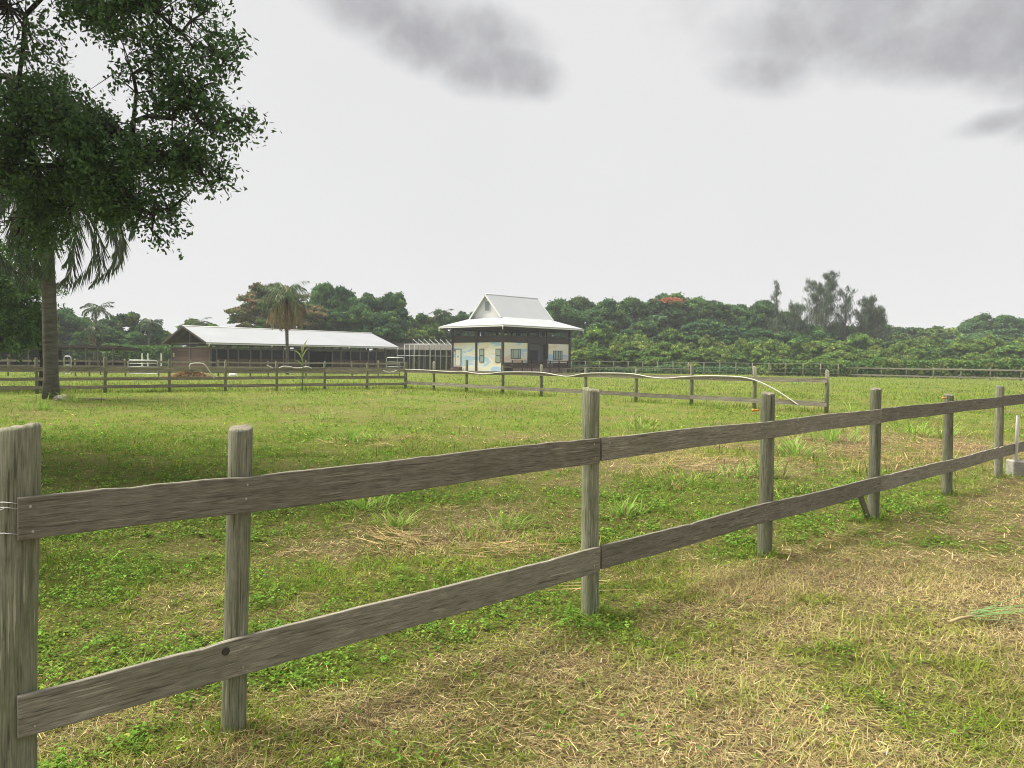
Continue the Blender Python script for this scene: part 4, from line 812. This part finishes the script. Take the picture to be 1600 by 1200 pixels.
for od, px, yt, Y, r in ordn([(1385, 512, 160, 44), (1430, 516, 158, 40), (1470, 512, 165, 44), (1400, 522, 145, 40)]): plant(lk(), px, yt, Y, r, od + ' from the left of the low skyline trees right of the feathery pines', 'tree', gR3)
for od, px, yt, Y, r in ordn([(1528, 497, 150, 34), (1570, 497, 150, 40), (1615, 495, 150, 40), (1540, 520, 140, 44), (1590, 518, 140, 44), (1500, 528, 140, 40)]): plant(ok(), px, yt, Y, r, od + ' tree from the left in the dense wood at the right edge', 'tree', 'wood at the right edge')
# scarlet blossom on the belt
def blossom(tree, px, py, Y, w, n=420):
    c = AT(px, Y); h = HT(px, py, Y); x = rng.normal(0, w*.45, n); y = rng.normal(0, w*.3, n); P = np.stack([x, y, rng.normal(0, .22, n)-.06*x*x/w], 1); A = rdir(n); B = nrm(np.cross(A, rdir(n)))
    o = link('blossom', npmesh('blossom', *leaves(P, A, B, .3, .2, tone((.42, .16, .09), n, .25, .08)), M['leaf']), None, tree); q = Matrix.LocRotScale(tree.location, tree.rotation_euler, tree.scale); o.matrix_parent_inverse = q.inverted(); o.location = (c.x, c.y, h)
gS = 'shrubs of the planted row'
for row, (Y, yt0, r) in enumerate(((122, 532, 26), (112, 541, 25), (104, 553, 20))):
    px = 905 + row*9
    while px < 1650:
        plant(random.choice(('bush1', 'bush2', 'bush3', 'bush1', 'bush3', 'lush1', 'lush2')), px, yt0+random.uniform(-7, 6), Y+random.uniform(-4, 4), r*random.uniform(.65, 1.35), 'bushy mid-green shrub in the %s row behind the far fences, %s' % (('back', 'middle', 'front')[row], ('nearest the house corner' if px < 1000 else 'below the blossom-topped tree' if px < 1100 else 'below the dark belt' if px < 1210 else 'below the feathery pines' if px < 1385 else 'below the low skyline trees' if px < 1495 else 'below the right-edge wood')), 'shrub', gS, 'shrub'); px += random.uniform(15, 36)
for px, yt, Y, r, lab in ((935, 512, 116, 30, 'taller olive shrub closest to the right of the house'), (925, 548, 106, 20, 'leafy shrub at the right corner of the house deck'), (1340, 525, 120, 32, 'tall mid-green shrub under the feathery pines')): plant('bush2', px, yt, Y, r, lab, 'shrub', None, 'shrub')
blossom(hi, 1047, 468, 135, 2.2)
# vine hedge behind the right fence, weeds along the far fences
def hedge(name, A, B, h0, h1, dep, n, size, cols, lab, cat, kind='stuff', m='leaf'):
    g = np.random.default_rng(hash(lab) % 1000 if False else len(lab)); t = g.random(n); D = B-A; L = D.length; nn_ = np.array([-D.y/L, D.x/L])
    top = h0+(h1-h0)*fbm(t*L, 0*t, 2.5, 61); z = top*g.random(n)**.6; w = g.normal(0, dep*.35, n)
    P = np.stack([A.x+D.x*t+nn_[0]*w, A.y+D.y*t+nn_[1]*w, z], 1); Nn = nrm(np.stack([g.normal(0, .7, n), -.6+g.normal(0, .6, n), .5+g.normal(0, .6, n)], 1)); Aa = nrm(np.cross(Nn, g.normal(size=(n, 3)))); Bb = np.cross(Nn, Aa)
    ci = np.asarray(cols)[(fbm(t*L, z*2, 1.6, 63)*len(cols)*1.2).astype(int).clip(0, len(cols)-1)]
    tag(link(name, npmesh(name, *leaves(P, Aa, Bb, size*g.uniform(.6, 1.4, n), size*g.uniform(.4, .9, n), ci*np.exp(g.normal(0, .2, (n, 1)))), M[m]), None), lab, cat, None, kind)
hedge('vine_hedge', AT(1195, 92), AT(1660, 84), 1.6, 2.6, 1.6, 22000, .3, LGT, 'tangled green vines sprawling behind the right-hand fence', 'vines')
hedge('tall_weeds', AT(890, 101), AT(1420, 94), .5, 1.5, 2.5, 16000, .3, LGT[:2]+GRN[:2], 'rough weeds growing along the low wire fence', 'weeds')
hedge('cane_hedge', AT(168, 96), AT(272, 96), 2.7, 3.2, 2.0, 15000, .34, [(.085, .16, .035), (.10, .18, .04)], 'dense bright green cane hedge between the shed and the stable', 'hedge', None)
hedge('understorey', AT(-60, 108), AT(720, 128), 1.5, 5.0, 5, 30000, .5, GRN+LGT[:1], 'dark undergrowth beneath the trees behind the stable', 'undergrowth')
hedge('understorey', AT(860, 146), AT(1680, 150), 3, 6.5, 6, 26000, .6, GRN, 'dark undergrowth at the foot of the belt of trees on the right', 'undergrowth')
# tall reed clumps on the right
def tuft(c, n, l0, l1, w, col, spread, lab, cat='grass clump', name='grass_clump', lean=(0, .55), droop=(.2, .9), segs=5, z=0, group=None, straw_p=.1):
    a = rng.random(n)*6.283; r = np.minimum(np.abs(rng.normal(0, spread, n)), spread*1.5); P = np.stack([np.cos(a)*r, np.sin(a)*r, 0*a-.01], 1); aa = a + rng.normal(0, .5, n)
    C = tone(col, n, .18, .06); k = rng.random(n) < straw_p; C[k] = tone((.36, .29, .15), k.sum(), .15, .04)
    o = link(name, npmesh(name, *blades(P, aa, (l0*.5+(l1-l0*.5)*rng.beta(1.6, 2.2, n)), np.full(n, w)*rng.uniform(.6, 1.2, n), rng.uniform(*lean, n), rng.uniform(*droop, n), C, segs), M['grass']), None, None, (c.x, c.y, z)); return tag(o, lab, cat, group)
for px, Y, h, lab in ((1403, 96, 3.2, 'tall arching reed clump left of centre in the right-hand shrubs'), (1530, 97, 3.3, 'tall grey-green reed clump nearest the right edge')):
    tuft(AT(px, Y), 500, h*.6, h*1.25, .10, (.14, .17, .07), .9, lab, 'reeds', 'reed_clump', (0, .35), (.1, .8), 5, .3)
for px, Y, lab in ((1060, 99, 'low yellow-green fan palm left of its twin by the wire fence'), (1076, 99, 'low yellow-green fan palm right of its twin by the wire fence')):
    tuft(AT(px, Y), 130, .8, 1.5, .16, (.26, .28, .04), .25, lab, 'shrub', 'fan_palm', (.1, .9), (.1, .4), 3, .7)
tuft(AT(1482, 92), 60, .8, 1.5, .13, (.40, .32, .04), .4, 'yellowing shrub among the vines behind the right fence', 'shrub', 'yellow_shrub', (.1, .9), (.1, .4), 3, 1.2)
# ---- casuarinas
def casuarina(px, ytop, Y, wpx, lab, seed, lean=0, dens=1.0):
    g = np.random.default_rng(seed); c = AT(px, Y); H = HT(px, ytop, Y); Wd = wpx/F*Y; o = empty('casuarina', c, 0, lab, 'tree', None); mb = MB()
    mb.tube([(0, 0, -.2), (lean*.3, 0, H*.4), (lean*.7, 0, H*.75), (lean, 0, H*.98)], [.28, .2, .1, .03], 7); parts = []
    nb = int(46*dens)
    for i in range(nb):
        t = .18+.80*(i/nb)**.9; a = g.random()*6.283; L = Wd*(1.05-t*.72)*g.uniform(.5, 1.25); x0 = lean*t; p0 = np.array([x0, 0, H*t]); d = np.array([math.cos(a), math.sin(a), .0]); up = g.uniform(.9, 1.9)
        p1 = p0 + d*L*.5 + np.array([0, 0, up*L*.45]); p2 = p0 + d*L + np.array([0, 0, up*L*.7]); mb.tube([p0, p1, p2], [.06, .035, .012], 4, cap=False)
        n = int(95*dens); s = g.random(n)**.6; q0 = (p0[None]*(1-s[:, None])**2 + 2*p1[None]*(s*(1-s))[:, None] + p2[None]*(s**2)[:, None]); P = q0 + g.normal(0, .20+.22*(1-t), (n, 3)); P[:, 2] -= .1
        A = nrm(np.stack([g.normal(0, .5, n), g.normal(0, .5, n), g.choice([-1, 1], n)*(.5+g.random(n))], 1)); B = nrm(np.cross(A, rdir(n, g)))
        parts.append(leaves(P, A, B, g.uniform(.4, 1.0, n), .075, np.asarray((.10, .135, .085))[None]*np.exp(g.normal(0, .22, (n, 1)))))
    link('crown', npmesh('casuarina_crown', *join(parts), M['leaf']), None, o); mb.build('trunk', M['bark'], o)
casuarina(1216, 440, 126, 17, 'thin sparse feathery pine standing apart on the left of the pines', 71, -.6, .55)
casuarina(1272, 444, 130, 36, 'broad feathery pine between the thin one and the tallest', 72, .3, 1.0)
casuarina(1285, 428, 132, 30, 'tallest feathery pine of the group right of centre', 73, .8, 1.1)
casuarina(1318, 456, 130, 30, 'wispy feathery pine right of the tallest', 74, .2, .8)
casuarina(1348, 470, 130, 32, 'rounded feathery pine second from the right of the group', 75, .6, 1.2)
casuarina(1366, 484, 128, 24, 'lowest feathery pine at the right end of the group', 76, .4, 1.1)
casuarina(1245, 478, 128, 26, 'short feathery pine at the left foot of the tall ones', 77, 0, 1.0)
# ---- left and centre background
gL = 'trees behind the low shed'
for od, px, yt, Y, r, k in ordn([(25, 500, 115, 44, 'oak2'), (98, 487, 112, 34, 'oak2'), (130, 498, 116, 36, 'lush1'), (178, 495, 118, 34, 'oak3'), (208, 492, 116, 32, 'lush2'), (232, 505, 112, 26, 'oak1'), (70, 505, 108, 34, 'lush1'), (165, 512, 108, 26, 'oak2'), (130, 520, 104, 20, 'lush2'), (255, 517, 120, 26, 'lush1'), (-25, 470, 110, 50, 'oak1'), (210, 522, 110, 26, 'oak1')]):
    plant(k, px, yt, Y, r, od + ' tree from the left in the wood behind the low shed', 'tree', gL)
plant('lush1', 300, 500, 128, 30, 'small airy light green tree above the left end of the stable roof', 'tree'); plant('lush2', 330, 508, 130, 30, 'low tree peeping over the stable ridge left of the flowering tree', 'tree')
gM = 'dark trees behind the stable'
for od, px, yt, Y, r, k in ordn([(505, 449, 122, 36, 'oak1'), (540, 457, 120, 34, 'oak2'), (575, 460, 122, 36, 'oak3'), (612, 462, 122, 34, 'oak1'), (560, 480, 114, 36, 'oak2'), (520, 485, 114, 34, 'oak3'), (600, 490, 113, 34, 'oak1'), (480, 480, 118, 30, 'oak2')]):
    plant(k, px, yt, Y, r, od + ' from the left of the big dark trees behind the stable', 'tree', gM)
for od, px, yt, Y, r, k in ordn([(660, 494, 130, 28, 'lush2'), (692, 490, 132, 28, 'oak2'), (722, 488, 132, 26, 'oak3'), (650, 515, 118, 26, 'lush1'), (675, 508, 122, 26, 'lush1'), (632, 497, 128, 26, 'oak1'), (620, 515, 120, 22, 'lush2'), (745, 490, 136, 30, 'oak1'), (800, 500, 140, 40, 'oak1'), (840, 490, 140, 34, 'oak2'), (420, 500, 124, 40, 'oak2'), (375, 508, 128, 30, 'oak3'), (800, 528, 122, 30, 'lush2'), (745, 525, 120, 26, 'lush1'), (850, 530, 118, 26, 'lush2')]):
    plant(k, px, yt, Y, r, od + ' from the left of the olive trees between and behind stable and house', 'tree', 'trees between the stable and the house')
# poinciana: wide umbrella crown
g = random.Random(5); L = []
for i in range(72):
    a = g.random()*6.283; r = 6.2*math.sqrt(g.random()); z = 10.9 - 1.0*(r/6.4)**2*3.6 - g.uniform(0, 2.6); L.append((math.cos(a)*r, math.sin(a)*r, z-.6, 1.5, 1.5, .95))
c = AT(432, 112); po = empty('flame_tree', c, 0, 'wide umbrella-crowned flame tree with reddish bloom behind the stable', 'tree')
s = (HT(432, 440, 112))/11.0; po.scale = (1.02, 1.02, s)
link('crown', crown_mesh('flame_crown', sublobes(L, 3), 420, .34, [(.12, .19, .06), (.10, .165, .06), (.15, .19, .07)], 6, accent=(.30, .19, .11), acc_p=.33, shell=.1), None, po); trunk_mb(L, 9, .35, 9, 14).build('trunk', M['bark'], po)
# ---- palms
def palm(c, H, lean, r0, r1, nf_, fl, pin, col, lab, seed, dead=0, hang=.8, wid=.05, npin=46, up=(.1, 1.1), bulge=0, m='palm', skirt=0, name='palm_tree', arch=1.0):
    g = np.random.default_rng(seed); o = empty(name, c, 0, lab, 'palm'); mb = MB(); pts = [(lean*t*t, .0, -.2+(H+.2)*t) for t in np.linspace(0, 1, 9)]
    rad = [r0*(1.25 if i == 0 else 1) + (r1-r0)*i/8 + bulge*math.sin(math.pi*i/8) for i in range(9)]; mb.tube(pts, rad, 12); mb.build('trunk', M['palmbark'], o); top = np.array([lean, 0, H])
    def frond(az_, el0, L, cc, stiff, w=wid, hg=hang):
        K = npin; s = np.linspace(0, 1, K); dirh = np.array([math.cos(az_), math.sin(az_), 0]); el_ = el0 - (s**1.2)*stiff; step = L/K
        pos = top + np.cumsum((dirh[None]*np.cos(el_)[:, None] + np.array([0, 0, 1.])[None]*np.sin(el_)[:, None])*step, 0); tan = dirh[None]*np.cos(el_)[:, None] + np.array([0, 0, 1.])[None]*np.sin(el_)[:, None]
        side_ = np.array([-math.sin(az_), math.cos(az_), 0]); out = []
        for sg in (-1, 1):
            q0 = .12; k = s > q0; n = k.sum(); ln = pin*np.sin(math.pi*np.clip((s[k]-q0)/(1-q0)*.86+.12, 0, 1))**.7*g.uniform(.8, 1.15, n); A = nrm(sg*side_[None]*(1-hg*.55) + tan[k]*.45 + np.array([0, 0, -1.])*hg*g.uniform(.6, 1.3, n)[:, None] + g.normal(0, .12, (n, 3)))
            B = nrm(np.cross(A, tan[k]+g.normal(0, .3, (n, 3)))); Pc = pos[k] + A*ln[:, None]*.5; C = np.asarray(cc)[None]*np.exp(g.normal(0, .18, (n, 1))); out.append(leaves(Pc, A, B, ln, w, C))
        # rachis
        Vr = []; w2 = .035*(1-s*.8); n = K; Vr = np.concatenate([pos-side_*w2[:, None], pos+side_*w2[:, None]]); i = np.arange(n-1); fl_ = np.stack([i, i+1, i+1+n, i+n], 1).ravel(); out.append((Vr, fl_, np.full(n-1, 4), np.tile(np.array([[.16, .15, .07]]), (2*n, 1)))); return join(out)
    for i in range(nf_):
        a = i*2.399+g.normal(0, .2); t = i/nf_; el0 = up[1] + (up[0]-up[1])*t + g.normal(0, .08); x = frond(a, el0, fl*g.uniform(.85, 1.1), col, (1.5+.6*t)*arch*g.uniform(.85, 1.1)); link('frond', npmesh('frond', *x, M[m]), None, o)
    for i in range(dead):
        a = g.random()*6.283; x = frond(a, g.uniform(-1.2, -.1), fl*g.uniform(.7, 1.05), (.26, .19, .10), 1.1, hg=.8); link('dead_frond', npmesh('frond', *x, M[m]), None, o)
    return o
pb = G(80, 623); palm(pb, 7.6, -.2, .25, .21, 34, 5.0, 1.05, (.06, .09, .04), 'large palm with thick pale trunk and drooping fronds at the left edge', 31, dead=0, hang=1.0, wid=.055, npin=70, up=(-.35, 1.0), arch=1.45)
palm(AT(449, 70), 7.0, -.15, .13, .17, 26, 3.3, .9, (.11, .155, .065), 'ragged palm with hanging brown dead fronds in front of the stable', 32, dead=18, hang=1.0, wid=.06, npin=40, up=(.1, 1.4), arch=1.25)
palm(AT(148, 104), HT(148, 484, 104), .3, .16, .11, 15, 2.6, .8, (.075, .115, .06), 'tall coconut palm rising above the wood behind the low shed', 33, hang=.7, wid=.13, npin=24, up=(-.1, 1.1))
palm(AT(232, 106), HT(232, 506, 106), .3, .16, .11, 13, 2.3, .7, (.075, .115, .06), 'coconut palm at the right end of the wood behind the shed', 34, hang=.7, wid=.13, npin=22, up=(-.1, 1.1))
palm(AT(147, 98), HT(147, 515, 98), 0, .1, .1, 16, 2.0, .7, (.08, .12, .045), 'bushy short palm below the tall coconut palm', 35, dead=3, hang=.9, wid=.12, npin=22, up=(-.2, 1.2))
palm(AT(690, 130), HT(690, 492, 130), 0, .15, .12, 13, 2.4, .8, (.07, .11, .05), 'small palm top above the trees left of the house roof', 36, hang=.7, wid=.13, npin=20, up=(-.1, 1.1))
palm(AT(1496, 92), 1.4, 0, .1, .09, 12, 1.6, .5, (.13, .16, .05), 'young palm with a thin stem behind the right fence', 37, dead=3, hang=.8, wid=.08, npin=18, up=(-.1, 1.1))
palm(AT(310, 118), HT(310, 505, 118), 0, .12, .1, 12, 2.2, .7, (.08, .12, .05), 'thin spreading tree-like palm over the left of the stable ridge', 38, hang=.4, wid=.12, npin=20, up=(-.1, 1.0))
# ---- near leafy tree, trunk out of frame to the left
def leafy(name, trunk, limbs_from, blobs, dens, lsz, cols, lab, seed, r0=.3, m='darkleaf', cl=.16, per=22):
    g = np.random.default_rng(seed); rr = random.Random(seed); o = empty(name, trunk, 0, lab, 'tree'); mb = MB(); T = np.array(trunk)
    top = np.array(limbs_from)-T; mb.tube([(0, 0, -.3), (.1, 0, top[2]*.35), (top[0]*.5, top[1]*.5, top[2]*.7), tuple(top)], [r0*1.35, r0, r0*.85, r0*.65], 12); parts = []
    nodes = [top]; par = [-1]; endn = {}
    for bi in sorted(range(len(blobs)), key=lambda k: np.linalg.norm(np.array(blobs[k][0])-T-top)):
        c = np.array(blobs[bi][0])-T; dd = [np.linalg.norm(q_-c) + .25*np.linalg.norm(q_-top) for q_ in nodes]; k0 = int(np.argmin(dd)); p0_ = nodes[k0]; L_ = np.linalg.norm(c-p0_); ns = max(2, int(L_/.45)); pv_ = k0
        bend = g.normal(0, .10*L_, 3) + np.array([0, 0, .07*L_])
        for q_ in range(1, ns+1):
            t_ = q_/ns; nodes.append(p0_*(1-t_)+c*t_ + bend*math.sin(math.pi*t_) + g.normal(0, .035, 3)*(t_ < 1)); par.append(pv_); pv_ = len(nodes)-1
        endn[bi] = pv_
    NA = np.array(nodes); wt_ = np.ones(len(nodes))
    for k in range(len(nodes)-1, 0, -1): wt_[par[k]] += wt_[k]*.8
    rad_ = np.minimum(.011*wt_**.55, r0*.6)
    for k in range(1, len(nodes)): mb.tube([nodes[par[k]], nodes[k]], [rad_[par[k]] if par[k] and par[k] == k-1 else rad_[k]*1.05, rad_[k]], 6)
    for bi, (c, r) in enumerate(blobs):
        c = np.array(c)-T; pts = [nodes[endn[bi]], nodes[par[endn[bi]]]]*3
        ncl = max(6, int(dens*r**2.3/per)); d = rdir(int(ncl*2.3), g); cc = c + d*(g.random(int(ncl*2.3))**.45)[:, None]*r*np.array([1.08, 1, .85])
        nzz = fbm(cc[:, 0]+T[0]+.3*cc[:, 1], cc[:, 2]-.25*cc[:, 1], .42, 77); cc = cc[np.argsort(-nzz)[:ncl]] if r > .3 else cc[:ncl]
        for q in cc[::2]:
            base = nodes[int(np.argmin(np.linalg.norm(NA-q, axis=1)+g.random(len(NA))*.25))]; md = (base+q)/2 + g.normal(0, .14, 3)*r; mb.tube([base, md, q], [.012, .007, .003], 4, cap=False)
        n = ncl*per; ctr = np.repeat(cc, per, 0); dv = rdir(ncl, g); off = g.normal(0, cl, (n, 3))*.33 + np.repeat(dv, per, 0)*g.uniform(-cl*1.7, cl*1.7, n)[:, None]; P = ctr+off
        A = nrm(np.repeat(dv, per, 0)*.5 + g.normal(0, .8, (n, 3)) + np.array([0, 0, -.15])); nn = nrm(np.array([0, 0, 1.]) + g.normal(0, .65, (n, 3))); B = nrm(np.cross(nn, A)); sz = lsz*g.uniform(.65, 1.2, n)
        C = np.asarray(cols)[g.integers(0, len(cols), n)]*np.exp(g.normal(0, .15, (n, 1))); parts.append(leaves(P, A, B, sz, sz*.48, C))
    link('crown', npmesh(name+'_crown', *join(parts), M[m]), None, o); mb.build('trunk', M['darkbark'], o); return o
def bl(px, py, Y, r): c = AT(px, Y); return ((c.x, c.y, HT(px, py, Y)), r)
BL = [bl(20, 10, 10, .85), bl(110, -10, 10.5, .7), bl(190, 5, 10, .62), bl(250, 20, 10, .7), bl(285, 50, 10.2, .55), bl(325, 75, 10, .42), bl(350, 95, 10, .2), bl(230, -40, 10.5, 1.0), bl(320, 20, 10.4, .3),
      bl(210, 115, 10, .25), bl(248, 120, 10, .28), bl(300, 140, 10, .3), bl(275, 100, 10.4, .25), bl(330, 130, 10, .18),
      bl(20, 120, 11.5, .6), bl(15, 200, 11, 1.1), bl(90, 190, 11.5, .7), bl(150, 185, 10.5, .7), bl(210, 190, 10.2, .75), bl(270, 185, 10.2, .7), bl(312, 190, 10, .42), bl(345, 200, 10, .26), bl(378, 195, 10, .16), bl(392, 197, 10, .08),
      bl(60, 260, 11, 1.2), bl(140, 260, 11, 1.0), bl(210, 250, 10.5, .85), bl(262, 245, 10.3, .62), bl(310, 255, 10.3, .4), bl(330, 290, 10.2, .14), bl(345, 275, 10.2, .12),
      bl(40, 340, 12, .8), bl(110, 320, 12, .75), bl(170, 310, 11, .55), bl(215, 320, 10.7, .42), bl(240, 345, 10.6, .22), bl(270, 325, 10.6, .2), bl(250, 371, 10.6, .10), bl(270, 350, 10.6, .1), bl(310, 165, 10.4, .22)]
BL += [((-12, 10.5, 8.5), 2.6), ((-11, 12.5, 6.5), 2.0), ((-9.5, 10, 10), 2.4), ((-7, 11, 9.6), 2.0), ((-14, 12, 9), 2.8), ((-5, 10.5, 8.8), 1.3), ((-12.2, 13.5, 10), 2.3)]
leafy('leafy_tree', (-11.2, 11.5, 0), (-10.6, 11.3, 5.6), BL, 3800, .084, [(.08, .14, .05), (.10, .165, .055), (.065, .12, .05)], 'dark leafy tree whose branches hang into the upper left of the view', 51)
# broadleaf tree at the left edge behind the palm
BL2 = [bl(10, 450, 34, 1.3), bl(40, 470, 34, 1.2), bl(20, 500, 34, 1.4), bl(55, 500, 34.5, .9), bl(0, 530, 33, 1.0), bl(60, 455, 35, .7), bl(-40, 480, 34, 2), bl(-20, 420, 34, 1.5), bl(45, 520, 34, .8)]
tb = AT(66, 35); leafy('leafy_tree', (tb.x, tb.y, 0), (tb.x-.3, tb.y, 3.6), BL2, 1700, .17, [(.085, .15, .045), (.11, .175, .05)], 'green tree with a dark trunk just behind the large palm', 52, r0=.17, m='leaf', cl=.3)
# ------------------------------------------------------------------ grass clumps in the paddock
BR = (.25, .38, .075)
TU = [(60, 640, 60, .35, .75, .035, .35, 'broad grass clump at the left edge below the large palm'), (115, 628, 70, .5, 1.1, .03, .25, 'upright blades growing against the foot of the large palm'),
      (548, 690, 90, .25, .55, .02, .25, 'grass clump just above the near fence, left of centre'), (500, 655, 40, .25, .5, .02, .3, 'faint grass clump in mid-paddock left of centre'), (590, 686, 50, .2, .4, .02, .2, 'small grass tuft right beside the left-centre clump'),
      (565, 795, 120, .15, .40, .016, .22, 'bright grass clump hanging under the top board left of centre'), (622, 822, 80, .15, .36, .014, .14, 'grass clump beside the tan fallen stalks'), (735, 838, 70, .12, .32, .012, .2, 'loose grass clump left of the third post'), (795, 825, 60, .15, .34, .012, .13, 'spiky grass clump close left of the third post'),
      (975, 805, 80, .15, .38, .016, .13, 'rounded grass clump just right of the third post'), (1000, 672, 80, .3, .6, .022, .35, 'pale grass clump beyond the third post top'), (1245, 712, 130, .3, .75, .022, .35, 'largest bright grass clump right of the fourth post'), (1300, 690, 90, .3, .8, .022, .4, 'grass clump between the fourth and fifth posts'),
      (1195, 745, 90, .3, .7, .02, .18, 'grass growing around the foot of the fourth post'), (1150, 745, 60, .2, .45, .018, .25, 'grass clump left of the fourth post'), (1070, 752, 50, .15, .35, .015, .25, 'low grass clump between the third and fourth posts'), (1430, 680, 90, .3, .7, .022, .4, 'grass clump between the fifth and sixth posts'), (1480, 680, 50, .3, .6, .02, .3, 'grass blades behind the sixth post'),
      (1562, 738, 40, .15, .4, .012, .12, 'weedy tuft at the foot of the seventh post'), (1120, 638, 50, .25, .55, .03, .3, 'small clump beyond the mid-paddock fence foot'), (1240, 601, 40, .4, .7, .05, .4, 'far dark grass clump right behind the mid-paddock fence'), (1330, 645, 12, .5, 1.0, .03, .06, 'lone bent grass stalks left of the fifth post'),
      (430, 1045, 70, .06, .16, .012, .12, 'leafy weed clump behind the second post base'), (220, 1045, 14, .12, .24, .010, .03, 'upright grass shoot under the lower board at left')]
for (px, py, n, l0, l1, w, spd, lab) in TU: tuft(G(px, py), n, l0, l1, w, BR, spd, lab, straw_p=.12)
# tall stalk before the stable
c = G(472, 611); cs = empty('cane_stalk', c, 0, 'tall lone cane stalk with arching leaves in front of the stable', 'plant'); mb = MB(); Hc = HT(471, 541, c.y); mb.tube([(0, 0, 0), (.05, 0, Hc*.5), (-.03, 0, Hc)], [.035, .03, .012], 6); sm_ = plain('cane_green', (.14, .19, .06)); mb.build('stem', sm_, cs)
n = 16; z = np.linspace(.3, Hc*.95, n); P = np.stack([0*z, 0*z, z], 1); a = np.where(np.arange(n) % 2, .2, 3.3)+rng.normal(0, .6, n)
link('leaf_blade', npmesh('cane_leaves', *blades(P, a, rng.uniform(.7, 1.1, n), np.full(n, .07), rng.uniform(.15, .45, n), rng.uniform(.3, 1.0, n), tone((.16, .22, .07), n, .2), 5), M['grass']), None, cs)
# fallen tan stalks
def stalks(px, py, n, l, w, spd, lab, az0=None, col=(.42, .30, .15)):
    c = G(px, py); mbp = []; x = rng.normal(0, spd, n).clip(-1.6*spd, 1.6*spd); y = rng.normal(0, spd, n).clip(-1.6*spd, 1.6*spd); a = (rng.random(n)*6.283 if az0 is None else az0+rng.normal(0, .45, n)+math.pi*(rng.random(n) < .5))
    P = np.stack([x, y, rng.uniform(.02, .06, n)], 1); o = link('fallen_stalks', npmesh('stalks', *blades(P, a, rng.uniform(.4, 1, n)*l, w*rng.uniform(.5, 1.3, n), rng.uniform(.92, 1, n), rng.random(n)*.08, tone(col, n, .22, .05), 3), M['grass']), None, None, (c.x, c.y, 0)); tag(o, lab, 'dry stalks')
stalks(615, 846, 45, .45, .012, .12, 'bundle of tan fallen stalks in the grass left of centre', -.5); stalks(800, 862, 26, .45, .010, .18, 'tan fallen stalks just above the lower board left of the third post', .1)
stalks(1110, 726, 150, .7, .016, .7, 'dry trampled stalks beyond the top board between third and fourth posts', .2); stalks(1330, 712, 200, .8, .018, .9, 'dry trampled stalks between the fourth and fifth posts'); stalks(1420, 698, 120, .8, .018, .8, 'dry trampled stalks right of the fifth post')
stalks(560, 692, 60, .6, .02, .5, 'dry stalks around the grass clumps left of centre above the fence'); stalks(920, 925, 8, .35, .010, .08, 'few pale stalks at the foot of the third post', .1)
# cut green cane lying at the right edge
c = G(1530, 975); mb = MB(); mb.tube([(-.22, -.06, .03), (-.12, .0, .035), (0, .035, .04)], [.011, .010, .008], 7); o = mb.build('cut_cane', plain('dry_cane', (.42, .32, .17)), None, c)
cc_ = tag(o, 'cut cane stem with long green leaves lying at the right edge', 'cane')
n = 16; P = np.tile([[-.03, .03, .04]], (n, 1)) + rng.normal(0, .012, (n, 3)); a = rng.normal(.15, .3, n); bl_ = blades(P, a, rng.uniform(.3, .8, n), np.full(n, .009), rng.uniform(.80, .95, n), rng.random(n)*.25, tone((.24, .34, .13), n, .15, .04), 4); link('leaf_blade', npmesh('cane_leaf', *bl_, M['grass']), None, o)
# ------------------------------------------------------------------ haze
HAZE = .0006
if HAZE:
    hm = bpy.data.materials.new('haze_air'); hm.use_nodes = True; nt = hm.node_tree; nt.nodes.clear(); ou = N(nt, 'ShaderNodeOutputMaterial'); pv = N(nt, 'ShaderNodeVolumePrincipled')
    pv.inputs['Color'].default_value = (.93, .97, 1, 1); pv.inputs['Density'].default_value = HAZE; nt.links.new(pv.outputs[0], ou.inputs['Volume'])
    mb = MB(); q = GLIM+60; mb.box(-q, q, -q, q, -1.2, 24); tag(mb.build('haze', hm), kind='stuff')
